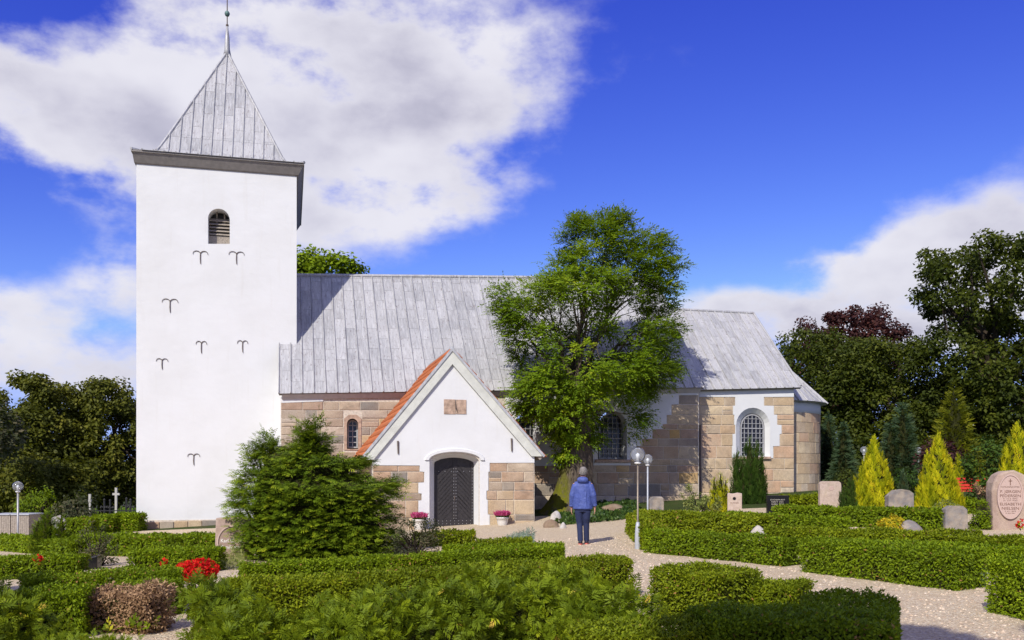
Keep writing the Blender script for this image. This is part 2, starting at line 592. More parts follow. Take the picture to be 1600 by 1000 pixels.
def m_glass():
    m, t = newmat('dark_window_glass')
    tc = t.n('ShaderNodeTexCoord').outputs['Object']
    nz = t.noise(tc, 3.0, 3, 0.5)
    out(t, principled(t, (0.012, 0.013, 0.018), 0.12, 0, nz, 0.15, 0.02, 0.5))
    return m


TILE = m_tile()
GLASS = m_glass()
#@@STRUCTURE
# ------------------------------------------------------------------ ground
def terrain(name, xs, ys, lift, mat, inside=None):
    xs = np.asarray(xs, float); ys = np.asarray(ys, float)
    GX, GY = np.meshgrid(xs, ys)
    Z = g(GX, GY) + lift
    nx, ny = len(xs), len(ys)
    V = np.stack([GX, GY, Z], -1).reshape(-1, 3)
    fs = []
    for j in range(ny - 1):
        for i in range(nx - 1):
            if inside is None or inside((xs[i] + xs[i + 1]) / 2, (ys[j] + ys[j + 1]) / 2):
                a = j * nx + i
                fs.append((a, a + 1, a + nx + 1, a + nx))
    o = mesh(name, V, fs, mat)
    o['kind'] = 'structure'
    return o


def uneven(lo, hi, step, far):
    a = list(np.arange(lo, hi + 1e-6, step))
    k = 1.0
    while a[-1] < far:
        a.append(a[-1] + step * 2 ** k); k += 0.7
    pre = []
    k = 1.0; x = a[0]
    while x > -far:
        x -= step * 2 ** k; k += 0.7
        pre.append(x)
    return pre[::-1] + a


terrain('ground', uneven(-24, 20, 0.5, 900), [-60, -30, -15, -6] + [y for y in uneven(0, 62, 0.5, 1500) if y >= 0], 0.0, SOIL)
terrain('gravel_path', np.arange(-22, 14.01, 0.25), np.arange(3, 29.01, 0.25), 0.03, GRAVEL)

# ------------------------------------------------------------------ the church
church = empty('church', (O2.x, O2.y, 0), TH, 'whitewashed granite village church with square tower, lead roofs and gabled porch', 'church')
SN = cw(1092, 700, 0)[0]          # east end of the nave
VC = 0.5                          # chancel front stands back from the nave
SCX = cw(1240.5, 700, VC)[0]      # east end of the chancel
VT = 1.4                          # tower front
ST0, ST1 = cw(213, 600, VT)[0], cw(463.5, 450, VT)[0]
TD = 7.2                          # tower depth
VP = -3.6                         # porch front
BASE = -1.2


def quadpx(v, pts):
    return [cw(x, y, v) for x, y in pts]


def block(name, c, v, proud, mat, parent, tone=None):
    """one ashlar: c = four (s, z) corners bl, br, tr, tl; uneven tooled face"""
    j = 0.011
    cs = [Vector((p[0], p[1])) for p in c]
    mid = sum(cs, Vector((0, 0))) / 4
    w = (cs[1] - cs[0]).length; h = (cs[3] - cs[0]).length
    def P(a, b):
        q = (cs[0] * (1 - a) + cs[1] * a) * (1 - b) + (cs[3] * (1 - a) + cs[2] * a) * b
        return q
    ja, jb = min(0.2, j / w), min(0.2, j / h)
    ea, eb = min(0.3, (j + 0.014) / w), min(0.3, (j + 0.014) / h)
    pr = proud * random.uniform(0.75, 1.15)
    V = []
    for (a, b) in ((ja, jb), (1 - ja, jb), (1 - ja, 1 - jb), (ja, 1 - jb)):
        a += random.uniform(-.012, .012) / w; b += random.uniform(-.010, .010) / h
        q = P(a, b); V.append((q.x, v + 0.05, q.y))
    for (a, b) in ((ja, jb), (1 - ja, jb), (1 - ja, 1 - jb), (ja, 1 - jb)):
        q = P(a, b); V.append((q.x, v - pr * 0.55, q.y))
    for (a, b) in ((ea, eb), (1 - ea, eb), (1 - ea, 1 - eb), (ea, 1 - eb)):
        q = P(a + random.uniform(-.01, .01), b + random.uniform(-.015, .015)); V.append((q.x, v - pr + random.uniform(-.006, .006), q.y))
    V.append((mid.x, v - pr - random.uniform(-0.004, 0.014), mid.y))
    Fc = []
    for k in range(4):
        k2 = (k + 1) % 4
        Fc += [(k, k2, k2 + 4, k + 4), (k + 4, k2 + 4, k2 + 8, k + 8), (k + 8, k2 + 8, 12)]
    return mesh(name, V, Fc, mat, parent)


def courses(rows, v, wpx, mat, parent, proud=0.02, ragged=0.42):
    """rows: (y_top, y_bottom, [(x0, x1), ...]) in photo pixels on plane v"""
    for (y0, y1, segs) in rows:
        for (x0, x1) in segs:
            n = max(1, int(round((x1 - x0) / (wpx * random.uniform(0.8, 1.2)))))
            cuts = [x0]
            for k in range(1, n):
                cuts.append(x0 + (x1 - x0) * (k + random.uniform(-ragged, ragged)) / n)
            cuts.append(x1)
            for a, b in zip(cuts, cuts[1:]):
                if y1 - y0 > 12 and random.random() < 0.14 and b - a < wpx * 1.2:
                    ym = (y0 + y1) / 2 + random.uniform(-2, 2)
                    parts = ((y0, ym), (ym, y1))
                else:
                    parts = ((y0, y1),)
                for (ya, yb) in parts:
                    block('ashlar', [cw(a, yb, v), cw(b, yb, v), cw(b, ya, v), cw(a, ya, v)], v, proud, mat, parent)


def lead(c, n, parent, name='lead_sheet', roll=True, mat=None):
    """one lead sheet: c = bl, br, tr, tl corners (3D), n = outward normal; roll along its left edge"""
    bl, br, tr, tl = [Vector(p) for p in c]
    n = Vector(n).normalized()
    lift = 0.013; th = 0.006
    ov = (tl - bl).normalized() * 0.04 if (tl - bl).length > 0.05 else Vector((0, 0, 0))
    b = [bl - ov + n * lift, br - ov + n * lift, tr + n * th, tl + n * th]
    V = b + [bl - ov, br - ov, tr, tl]
    Fc = [(0, 1, 2, 3), (0, 4, 5, 1), (1, 5, 6, 2), (2, 6, 7, 3), (3, 7, 4, 0)]
    if roll and (tl - bl).length > 0.05:
        u = (br - bl).normalized() * 0.022
        k = len(V)
        for base, lf in ((bl - ov, lift), (tl, th)):
            for (a, h) in ((-1.0, 0.0), (-0.85, 0.034), (0, 0.050), (0.85, 0.034), (1.0, 0.0)):
                V.append(base + u * a + n * (lf * 0.5 + h))
        for i in range(4):
            Fc.append((k + i, k + i + 1, k + 6 + i, k + 5 + i))
        Fc.append((k, k + 4, k + 3, k + 2, k + 1))
    return mesh(name, V, Fc, mat or LEAD, parent)


def bil(c, a, b):
    return (c[0] * (1 - a) + c[1] * a) * (1 - b) + (c[3] * (1 - a) + c[2] * a) * b


def lead_roof(c, ncol, nrow, parent, skip=None, light_top=True):
    """c = corner points of a roof slope (bl, br, tr, tl); staggered lead sheets"""
    c = [Vector(p) for p in c]
    nrm = (c[1] - c[0]).cross(c[3] - c[0]).normalized()
    for i in range(ncol):
        a0, a1 = i / ncol, (i + 1) / ncol
        off = (0.5 if i % 2 else 0.0) + random.uniform(-0.03, 0.03)
        bs = [0.0]
        k = 0
        while True:
            b = (k + 1 - off) / nrow
            k += 1
            if b > 0.03 and b < 0.97: bs.append(b)
            if b >= 0.97: break
        bs.append(1.0)
        for b0, b1 in zip(bs, bs[1:]):
            if skip and skip((a0 + a1) / 2, (b0 + b1) / 2): continue
            lead([bil(c, a0, b0), bil(c, a1, b0), bil(c, a1, b1), bil(c, a0, b1)], nrm, parent)


def deck(name, c, mat, parent, th=0.12):
    """solid slab under a roof slope"""
    c = [Vector(p) for p in c]
    n = (c[1] - c[0]).cross(c[3] - c[0]).normalized()
    A, B = 24, 8
    V = [bil(c, i / A, j / B) - n * 0.012 for j in range(B + 1) for i in range(A + 1)]
    k = len(V)
    V += [p - n * th for p in V]
    q = lambda i, j: j * (A + 1) + i
    Fc = []
    for j in range(B):
        for i in range(A):
            f = (q(i, j), q(i + 1, j), q(i + 1, j + 1), q(i, j + 1))
            Fc += [f, tuple(x + k for x in f[::-1])]
    for i in range(A):
        Fc += [(q(i, 0), q(i, 0) + k, q(i + 1, 0) + k, q(i + 1, 0)), (q(i + 1, B), q(i + 1, B) + k, q(i, B) + k, q(i, B))]
    for j in range(B):
        Fc += [(q(0, j + 1), q(0, j + 1) + k, q(0, j) + k, q(0, j)), (q(A, j), q(A, j) + k, q(A, j + 1) + k, q(A, j + 1))]
    return mesh(name, V, Fc, mat, parent)


def window(parent, loop, vi, nv, nh, name='window', bw=0.016, transoms=()):
    """glazed window: loop (s, z) outline, pane at depth vi"""
    w = empty(name); w.parent = parent
    plate('pane', shrink(loop, 0.01), [], vi + 0.03, vi + 0.045, GLASS, w)
    plate('window_frame', loop, [shrink(loop, 0.045)], vi - 0.01, vi + 0.05, BARM, w)
    s0 = min(p[0] for p in loop); s1 = max(p[0] for p in loop); z0 = min(p[1] for p in loop); z1 = max(p[1] for p in loop)
    hw = (s1 - s0) / 2; cs = (s0 + s1) / 2
    def top(s):
        return z1 - hw + math.sqrt(max(0, hw * hw - (s - cs) ** 2))
    for k in range(1, nv):
        s = s0 + (s1 - s0) * k / nv
        m = MB(); m.box(s - bw / 2, s + bw / 2, vi - 0.004, vi + 0.028, z0 + 0.03, top(s) - 0.03); m.build('glazing_bar', BARM, w)
    for k in range(1, nh):
        z = z0 + (z1 - z0) * k / nh
        half = hw if z < z1 - hw else math.sqrt(max(0, hw * hw - (z - (z1 - hw)) ** 2))
        b2 = bw * (1.9 if k in transoms else 1)
        m = MB(); m.box(cs - half + 0.02, cs + half - 0.02, vi - 0.012 - (0.01 if k in transoms else 0), vi + 0.024, z - b2 / 2, z + b2 / 2); m.build('glazing_bar', BARM, w)
    return w


# ---- nave
def build_nave():
    EV = -0.20                    # eave line in front of the wall
    RV = 4.0                      # ridge
    e0, e1 = cw(435.5, 614, EV), cw(1100, 604.5, EV)
    ra, rb = cw(465, 431, RV), cw(835, 434.5, RV)
    sl = (rb[1] - ra[1]) / (rb[0] - ra[0])
    s1r = e1[0] - 0.05
    def rz(s): return ra[1] + sl * (s - ra[0])
    slope = [(e0[0], EV, e0[1]), (e1[0], EV, e1[1]), (s1r, RV, rz(s1r)), (e0[0], RV, rz(e0[0]))]
    north = [(e1[0], 2 * RV - EV, e1[1]), (e0[0], 2 * RV - EV, e0[1]), (e0[0], RV, rz(e0[0])), (s1r, RV, rz(s1r))]
    roof = deck('nave_roof', slope, EAVE_DARK, church, 0.10)
    deck('rear_roof_slope', north, LEAD, church)
    # the tower stands through the west end of this slope
    def skip(a, b):
        s = e0[0] + (e1[0] - e0[0]) * a
        v = EV + (RV - EV) * b
        return s < ST1 - 0.25 and v > VT + 0.25
    lead_roof(slope, 40, 5.8, roof, skip)
    m = MB()
    m.tube([(e0[0] + 0.5, RV, rz(e0[0] + 0.5) + 0.02), (s1r, RV, rz(s1r) + 0.02)], [0.07, 0.07], 8); m.build('ridge_roll', LEAD, roof)
    # walls
    wt0, wt1 = cw(438.5, 622, 0), cw(1092, 612, 0)
    s0 = wt0[0]
    holes_px = dict(small=arch(540.5, 561, 652, 703, 0), porchside=arch(803, 838, 647, 712, 0), big=arch(934, 979, 642, 719, 0))
    wall = plate('nave_wall', [(s0, BASE), (SN, BASE), (SN, wt1[1] - 0.02), (s0, wt0[1])], list(holes_px.values()), 0.0, 0.75, MORTAR, church)
    gable = [(0.01, BASE), (8.0, BASE), (8.0, wt0[1]), (RV, rz(s0) - 0.15), (0.01, wt0[1])]
    for nm, s, th in (('gable_wall', s0 + 0.002, 0.7), ('gable_wall', SN - 0.7, 0.698)):
        zt = wt0[1] if s < 5 else wt1[1]
        gl = [(0.76, BASE), (8.0, BASE), (8.0, zt - 0.1), (RV, rz(s) - 0.2), (0.76, zt + 0.3)]
        V = [(s, a, b) for a, b in gl] + [(s + th, a, b) for a, b in gl]
        n = 5
        fix_normals(mesh(nm, V, [tuple(range(n)), tuple(range(2 * n - 1, n - 1, -1))] + [(k, (k + 1) % n, (k + 1) % n + n, k + n) for k in range(n)], LIME, church))
    m = MB(); m.box(s0 + 0.71, SN - 0.71, 7.3, 8.0, BASE, wt0[1] - 0.1); m.build('rear_wall', LIME, church)
    # cornice under the eave
    V = []
    for s, z, zw in ((e0[0] + 0.10, e0[1] - 0.045, wt0[1] - 0.05), (SN + 0.02, e1[1] - 0.045, wt1[1] - 0.05)):
        V += [(s, EV + 0.03, z), (s, -0.045, zw), (s, 0.30, zw), (s, 0.30, z + 0.14)]
    fix_normals(mesh('cornice', V, [(0, 1, 2, 3), (7, 6, 5, 4), (0, 4, 5, 1), (1, 5, 6, 2), (2, 6, 7, 3), (3, 7, 4, 0)], CORNICE, church))
    # whitewashed render: band at the west, field round the windows at the east
    z = lambda x, y: cw(x, y, -0.03)
    plate('render_band', [z(439, 629.5), z(505, 627), z(505, 621), z(439, 621)], [], -0.03, 0.01, LIME, wall)
    st = [(836, 728), (934, 727), (985, 727), (985, 717), (994, 717), (994, 697.5), (1000, 697), (1004, 686), (1019, 685.5), (1019, 671), (1035, 670.5), (1035, 663), (1041.5, 662.5), (1041.5, 648.5), (1049, 648), (1049, 632), (1060.5, 631.5),
          (1060.5, 617.5), (1091, 617), (1091, 610), (790, 610), (790, 728)]
    def grow(l, d):
        cx = sum(p[0] for p in l) / len(l); zm = min(p[1] for p in l)
        w_ = max(p[0] for p in l) - min(p[0] for p in l); h_ = max(p[1] for p in l) - zm
        return [(cx + (p[0] - cx) * (1 + 2 * d / w_), zm - 0.02 + (p[1] - zm) * (1 + (d + .02) / h_)) for p in l]
    plate('white_render', [z(*p) for p in st], [holes_px['porchside'], holes_px['big']], -0.032, 0.001, LIME, wall)
    for key in ('porchside', 'big'):
        lp = holes_px[key]; n = len(lp); li = shrink(lp, 0.025)
        mesh('window_reveal', [(p_[0], -0.031, p_[1]) for p_ in lp] + [(p_[0], 0.36, p_[1]) for p_ in li], [(k, (k + 1) % n, (k + 1) % n + n, k + n) for k in range(n)], LIME, wall)
    # ashlars of the west part
    yl = [628.5, 641, 654, 667, 680, 693, 706, 720, 734, 748, 762, 778, 796, 816, 838]
    rows = []
    for y0, y1 in zip(yl, yl[1:]):
        if y1 > 652 and y0 < 703:
            rows.append((y0, y1, [(439, 537 + random.uniform(-1, 0)), (565, 655)]))
        else:
            rows.append((y0, y1, [(439, 655)]))
    rows[0] = (627.5, 641, [(439, 505), (505, 655)])
    courses(rows, 0.0, 26, STONE_GREY, wall)
    zz = lambda x, y: cw(x, y, 0)
    plate('window_surround', [zz(537.5, 703), zz(564.5, 703), zz(564.5, 654), zz(557, 648), zz(545, 648), zz(537.5, 654)], [arch(542, 559.5, 654, 701.5, 0)], -0.028, 0.05, SANDST, wall)
    window(wall, arch(543, 559, 656, 700, 0.30), 0.30, 2, 5, bw=0.028)
    # ashlars of the east part
    rows = [(617.5, 631.5, [(1061, 1091)]), (632, 648, [(1049.5, 1091)]), (648, 662.5, [(1042, 1091)]), (662.5, 670.5, [(1035.5, 1091)]), (670.5, 685.5, [(1019.5, 1091)]), (685.5, 697, [(1004, 1091)]),
            (697, 717, [(994.5, 1091)]), (717, 727, [(985.5, 1091)]), (727, 738, [(830, 1091)]), (738, 756, [(830, 1091)]), (756, 775, [(830, 1091)])]
    courses(rows, 0.0, 32, STONE, wall)
    courses([(775, 797, [(820, 1092)])], -0.10, 46, STONE_LIGHT, wall, 0.04)
    window(wall, arch(806, 836, 650, 710, 0.32), 0.32, 4, 6)
    window(wall, arch(936, 977.5, 645, 717, 0.32), 0.32, 6, 9, transoms=(4,))
    b0, b1 = cw(930, 721.5, -0.1), cw(986, 718, -0.1)
    m = MB(); m.box(b0[0], b1[0], -0.10, 0.3, b0[1] - 0.03, b1[1]); bevel(m.build('window_sill', SANDST, wall), 0.01)
    # thin dark tube at the corner of nave and chancel
    m = MB(); p0, p1 = cw(1094, 664, VC - 0.09), cw(1094, 775, VC - 0.09)
    m.tube([(p0[0], VC - 0.09, p0[1]), (p0[0], VC - 0.09, p1[1])], [0.035, 0.035], 8); m.build('corner_tube', IRON, wall)


build_nave()


# ---- chancel and apse
def build_chancel():
    EV = VC - 0.18; RV = 4.0
    e0, e1 = cw(1088, 609, EV), cw(1252, 604.5, EV)
    ra, rb = cw(1055, 484, RV), cw(1178, 490, RV)
    sl = (rb[1] - ra[1]) / (rb[0] - ra[0])
    sA = SN - 0.3
    slope = [(sA, EV, e0[1]), (e1[0], EV, e1[1]), (rb[0], RV, rb[1]), (sA, RV, ra[1] + sl * (sA - ra[0]))]
    north = [(e1[0], 2 * RV - EV, e1[1]), (sA, 2 * RV - EV, e0[1]), (sA, RV, slope[3][2]), (rb[0], RV, rb[1])]
    roof = deck('chancel_roof', slope, EAVE_DARK, church, 0.09)
    deck('rear_roof_slope', north, LEAD, church)
    lead_roof(slope, 13, 4.6, roof)
    m = MB(); m.tube([(sA, RV, slope[3][2] + .02), (rb[0], RV, rb[1] + .02)], [0.06, 0.06], 8); m.build('ridge_roll', LEAD, roof)
    m = MB(); m.tube([(e1[0] - .02, EV, e1[1] + .03), (rb[0] - .02, RV, rb[1] + .03)], [0.045, 0.045], 8); m.build('verge_roll', LEAD, roof)
    win = arch(1149.5, 1203.5, 636.5, 714, VC)
    wt0, wt1 = cw(1092, 613, VC), cw(1240.5, 610, VC)
    wall = plate('chancel_wall', [(SN - 0.2, BASE), (SCX, BASE), (SCX, wt1[1]), (SN - 0.2, wt0[1])], [win], VC, VC + 0.7, MORTAR, church)
    gl = [(VC + 0.71, BASE), (7.5, BASE), (7.5, wt1[1] - 0.1), (RV, rb[1] - 0.25), (VC + .71, wt1[1] + .25)]
    # east gable leans back with the roof so that its head stays under the sheets
    V = [(SCX - 0.65, a, b) for a, b in gl] + [(SCX - 0.003 - (0.55 if i == 3 else 0), a, b) for i, (a, b) in enumerate(gl)]
    fix_normals(mesh('chancel_gable', V, [tuple(range(5)), tuple(range(9, 4, -1))] + [(k, (k + 1) % 5, (k + 1) % 5 + 5, k + 5) for k in range(5)], LIME, church))
    m = MB(); m.box(SN, SCX - .66, 6.9, 7.5, BASE, wt0[1] - .1); m.build('rear_wall', LIME, church)
    z = lambda x, y: cw(x, y, VC - 0.03)
    rowsW = [(620, 634, 1149, 1193.5), (634, 648, 1145.5, 1209), (648, 664, 1147.5, 1214), (664, 678, 1149, 1221), (678, 697, 1145, 1218), (697, 716, 1144, 1208)]
    left = [(1092.5, 620)]; right = []
    for y0, y1, a, b in rowsW:
        left += [(a, y0 + .3), (a, y1 - .3)]; right += [(b, y0 + .3), (b, y1 - .3)]
    outl = [(1092.5, 609.5)] + left + right[::-1] + [(1240.5, 620), (1240.5, 606)]
    big = arch(1147.5, 1205, 634, 716.5, VC - 0.03, rise=None)
    big = [(s, max(zz, cw(1175, 715.8, VC - .03)[1] + 0.02)) for s, zz in big]
    # splayed white reveal: outer mouth in the render, inner mouth at the wall
    zz0 = cw(1175, 713, VC - 0.03)[1]
    mouth = arch(1150, 1203, 637, 713, VC - 0.03)
    plate('white_render', [z(*p) for p in outl], [mouth], VC - 0.032, VC + 0.001, LIME, wall)
    sp = arch(1150, 1203, 637, 713, VC - 0.03); inn = arch(1156, 1194.5, 646, 713, VC + 0.16)
    n = len(sp)
    V = [(s, VC - 0.028, q) for s, q in sp] + [(s, VC + 0.16, q) for s, q in inn]
    mesh('splayed_reveal', V, [(k, (k + 1) % n, (k + 1) % n + n, k + n) for k in range(n)], LIME, wall)
    rows = []
    for y0, y1, a, b in rowsW:
        rows.append((y0, y1, [(1092.5, a - .5), (b + .5, 1240.5)]))
    rows += [(716, 733, [(1092.5, 1240.5)]), (733, 751, [(1092.5, 1240.5)]), (751, 770, [(1092.5, 1240.5)])]
    courses(rows, VC, 25, STONE_LIGHT, wall)
    courses([(770, 796, [(1093, 1241)])], VC - 0.08, 46, STONE_LIGHT, wall, 0.04)
    window(wall, arch(1157, 1193.5, 647, 714, VC + 0.18), VC + 0.18, 6, 9, transoms=(3, 6), bw=0.018)
    a, b = cw(1150, 717, VC - .1), cw(1205, 713.5, VC - .1)
    m = MB(); m.box(a[0], b[0], VC - 0.10, VC + 0.3, a[1], b[1]); bevel(m.build('window_sill', SANDST, wall), .01)
    # apse: half round wall and half cone roof
    cs, cv, rad = SCX - 0.02, 4.0, 2.86
    zt = EYE + (HY - 636) / F * 38.2; ztop = EYE + (HY - 520) / F * 37.7
    zs = zt - 0.42                                  # top of the ashlars, white band above
    N = 40
    def ring(r, zz, q0=-90, q1=90):
        return [(cs + r * math.cos(R(q0 + (q1 - q0) * k / N)), cv + r * math.sin(R(q0 + (q1 - q0) * k / N)), zz) for k in range(N + 1)]
    def shell(name, prof, mat, parent):
        V = []
        for r, zz in prof: V += ring(r, zz)
        return mesh(name, V, [(i * (N + 1) + k, i * (N + 1) + k + 1, (i + 1) * (N + 1) + k + 1, (i + 1) * (N + 1) + k) for i in range(len(prof) - 1) for k in range(N)], mat, parent, True)
    aw = shell('apse_wall', [(rad, BASE), (rad, zs)], MORTAR, church)
    shell('white_band', [(rad + 0.01, zs - 0.01), (rad + 0.035, zs), (rad + 0.035, zt), (rad - 0.1, zt + .05)], LIME, aw)
    ar = shell('apse_roof', [(rad + 0.05, zt - 0.02), (rad + 0.26, zt + 0.01), (rad + 0.26, zt + 0.05), (0.02, ztop)], LEAD, church)
    def cone(q, r):
        t = r / (rad + 0.26)
        return Vector((cs + r * math.cos(R(q)), cv + r * math.sin(R(q)), zt + 0.05 + (ztop - zt - 0.05) * (1 - t)))
    nseg = 22
    for k in range(nseg):
        q0, q1 = -90 + 180 * k / nseg, -90 + 180 * (k + 1) / nseg
        cuts = [rad + 0.27, 2.1 if k % 2 else 1.7, 0.9 if k % 2 else 0.7, 0.05]
        for ra_, rb_ in zip(cuts, cuts[1:]):
            c = [cone(q0, ra_), cone(q1, ra_), cone(q1, rb_), cone(q0, rb_)]
            lead(c, (c[1] - c[0]).cross(c[3] - c[0]), ar)
    zrow = [zs]
    hs = [0.38, 0.42, 0.36, 0.45, 0.40, 0.42, 0.38, 0.44, 0.4]
    for h in hs: zrow.append(zrow[-1] - h)
    for i in range(len(hs)):
        q = -88.0
        while q < 20:
            dq = random.uniform(6, 15)
            q2 = min(q + dq, 30)
            rr = rad + random.uniform(0.022, 0.034); j = 0.2
            V = []
            for r in (rad - 0.03, rr):
                for qq in (q + j, (q + q2) / 2, q2 - j):
                    for zz in (zrow[i + 1] + 0.008, zrow[i] - 0.008):
                        V.append((cs + r * math.cos(R(qq)), cv + r * math.sin(R(qq)), zz))
            mesh('ashlar', V, [(6, 8, 9, 7), (8, 10, 11, 9), (0, 6, 7, 1), (4, 5, 11, 10), (1, 7, 9, 3), (3, 9, 11, 5), (0, 2, 8, 6), (2, 4, 10, 8)], STONE_LIGHT, aw)
            q = q2


build_chancel()


# ---- tower
def build_tower():
    EVT = VT - 0.26
    eL, eR = cw(204.5, 237, EVT), cw(475.5, 253.5, EVT)
    ze = (eL[1] + eR[1]) / 2
    sE0, sE1 = eL[0], eR[0]
    dv = TD + 0.52
    zw = ze - 0.30
    win = arch(325, 359, 326, 381, VT)
    wall = plate('tower_wall', [(ST0, 0.0 - 0.12), (ST1, 0.05), (ST1, zw), (ST0, zw)], [win], VT, VT + 0.9, LIME, church)
    # slab edges above: other faces of the shaft
    m = MB(); m.box(ST0, ST0 + .8, VT + .901, VT + TD, -1.2, zw); m.box(ST1 - .8, ST1, VT + .901, VT + TD, -1.2, zw); m.box(ST0 + .8, ST1 - .8, VT + TD - .8, VT + TD, -1.2, zw)
    m.build('tower_shaft', LIME, church)
    pl = MB(); pl.box(ST0 - 0.03, ST1, VT - 0.02, VT + 0.9, -1.3, cw(300, 812, VT)[1]); plo = pl.build('tower_plinth', MORTAR, church)
    # tall plinth stones along the foot
    x = 212.0
    while x < 450:
        w = random.choice([16, 22, 30, 34])
        yt = 815.5 - (x - 213) * 0.03
        block('ashlar', [cw(x, 838, VT - .02), cw(x + w, 838, VT - .02), cw(x + w, yt, VT - .02), cw(x, yt, VT - .02)], VT - 0.02, 0.035, STONE, plo)
        x += w
    # coved eave
    ring = lambda s0, s1, v0, v1, z: [(s0, v0, z), (s1, v0, z), (s1, v1, z), (s0, v1, z)]
    m = MB(); m.rings([ring(ST0 - .01, ST1 + .01, VT - .01, VT + TD + .01, zw - .06), ring(ST0 - .06, ST1 + .06, VT - .06, VT + TD + .06, zw - .03), ring(sE0 + .03, sE1 - .03, EVT + .03, EVT + dv - .03, ze - .04), ring(sE0, sE1, EVT, EVT + dv, ze - .035), ring(sE0, sE1, EVT, EVT + dv, ze + .02)])
    m.build('tower_eave', EAVE_DARK, church)
    # bell-cast pyramid roof
    sc, vc = (sE0 + sE1) / 2, EVT + dv / 2
    Yc = O2.y + sc * U2.y + vc * V2.y
    zap = EYE + (HY - 84) / F * Yc
    prof = [(0.0, 0.0), (0.2, 0.03), (0.27, 0.09), (0.36, 0.20), (0.985, 0.985)]
    zof = lambda f: ze + 0.03 + (zap - ze) * f
    rings = []
    for i, f in prof:
        rings.append(ring(sE0 + (sc - sE0) * i, sE1 + (sc - sE1) * i, EVT + (vc - EVT) * i, EVT + dv + (vc - EVT - dv) * i, zof(f)))
    m = MB(); m.rings(rings); roof = m.build('tower_roof', LEAD, church)
    def pf(i):
        for (a, fa), (b, fb) in zip(prof, prof[1:]):
            if i <= b: return fa + (fb - fa) * (i - a) / (b - a)
        return 1.0
    def pt(s, i):
        return Vector((s, EVT + (vc - EVT) * i, zof(pf(i))))
    ncol = 16
    for k in range(ncol):
        s0 = sE0 + (sE1 - sE0) * k / ncol; s1 = sE0 + (sE1 - sE0) * (k + 1) / ncol
        def lim(s): return min((s - sE0) / (sc - sE0), (sE1 - s) / (sE1 - sc))
        cuts = [0.0, 0.2, 0.27, 0.36] + [0.36 + 0.16 * (q + (0.5 if k % 2 else 0.1)) for q in range(5)]
        l0, l1 = min(0.985, lim(s0)), min(0.985, lim(s1))
        top = max(l0, l1)
        cuts = [c for c in cuts if c < top - 0.03] + [top]
        for c0, c1 in zip(cuts, cuts[1:]):
            q = [pt(s0, min(c0, l0)), pt(s1, min(c0, l1)), pt(s1, min(c1, l1)), pt(s0, min(c1, l0))]
            if (q[0] - q[3]).length < 1e-4 and (q[1] - q[2]).length < 1e-4: continue
            lead(q, (0, -1, 0.9) if c0 >= 0.2 else (0, -0.2, 1), roof, roll=(q[0] - q[3]).length > 0.08)
    for (sa, va) in ((sE0, EVT), (sE1, EVT)):
        m = MB()
        m.tube([(sa + (sc - sa) * i, va + (vc - va) * i, zof(f) + 0.02) for i, f in prof], [0.05] * len(prof), 6); m.build('hip_roll', LEAD, roof)
    # finial: leaded needle, ball and rod
    kz = lambda y: EYE + (HY - y) / F * Yc
    m = MB(); m.lathe([(0.17, kz(92)), (0.10, kz(78)), (0.085, kz(60)), (0.035, kz(41))], 10, (sc, vc, 0)); m.build('spire_needle', LEAD, roof, True)
    m = MB(); m.lathe([(0.05, kz(41)), (0.05, kz(38.5)), (0.02, kz(38)), (0.018, kz(-40))], 8, (sc, vc, 0)); m.build('spire_rod', IRON, roof)
    m = MB(); m.lathe([(0.02, kz(26)), (0.07, kz(24.7)), (0.095, kz(22)), (0.09, kz(20)), (0.06, kz(18)), (0.02, kz(17))], 14, (sc, vc, 0)); m.build('spire_ball', VERDI, roof, True)
    # belfry opening: louvres in a white reveal
    w = empty('belfry_window'); w.parent = wall
    inn = arch(329, 359.5, 334, 380, VT + 0.42)
    plate('backing_board', shrink(inn, -0.1), [], VT + 0.55, VT + 0.6, DOORM, w)
    sA = min(p[0] for p in inn); sB = max(p[0] for p in inn); z0 = min(p[1] for p in inn); z1 = max(p[1] for p in inn)
    zl = z0 + 0.16
    m = MB(); m.box(sA - .1, sB + .1, VT + .34, VT + .38, z0 - .05, z0 + .24); m.build('sill_board', OLDWOOD, w)
    for k in range(5):
        zz = z0 + .26 + 0.115 * k
        mesh('louvre_slat', [(sA - .1, VT + .30, zz), (sB + .1, VT + .30, zz), (sB + .1, VT + .46, zz + .12), (sA - .1, VT + .46, zz + .12),
                             (sA - .1, VT + .30, zz + .022), (sB + .1, VT + .30, zz + .022), (sB + .1, VT + .46, zz + .142), (sA - .1, VT + .46, zz + .142)],
             [(0, 3, 2, 1), (4, 5, 6, 7), (0, 1, 5, 4), (1, 2, 6, 5), (2, 3, 7, 6), (3, 0, 4, 7)], OLDWOOD, w)
    for f in (0.33, 0.72):
        s = sA + (sB - sA) * f
        m = MB(); m.box(s - .02, s + .02, VT + .38, VT + .42, z1 - .42, z1 + .1); m.build('mullion', OLDWOOD, w)
    # forged wall anchors
    for (x, y, hw, hh) in ((313, 393, 10.5, 18), (369.5, 394, 11, 18), (265.5, 468, 11, 19), (314.5, 534, 7.5, 17), (379, 533, 7.5, 17), (253, 561, 8, 15), (302.5, 710, 8.5, 16)):
        c = cw(x, y, VT - .04); k = Yc * 0.93 / F
        hw *= k; hh *= k
        m = MB()
        for sg in (-1, 1):
            pts = []
            for q in range(9):
                a = math.pi * q / 8 * 0.92
                pts.append((c[0] + sg * hw * (0.52 - 0.52 * math.cos(a)), VT - .018, c[1] - hh * .18 + hh * 0.24 * math.sin(a) - (0.10 * hh if q == 8 else 0)))
            m.tube(pts, [0.014 - 0.0008 * q for q in range(9)], 6)
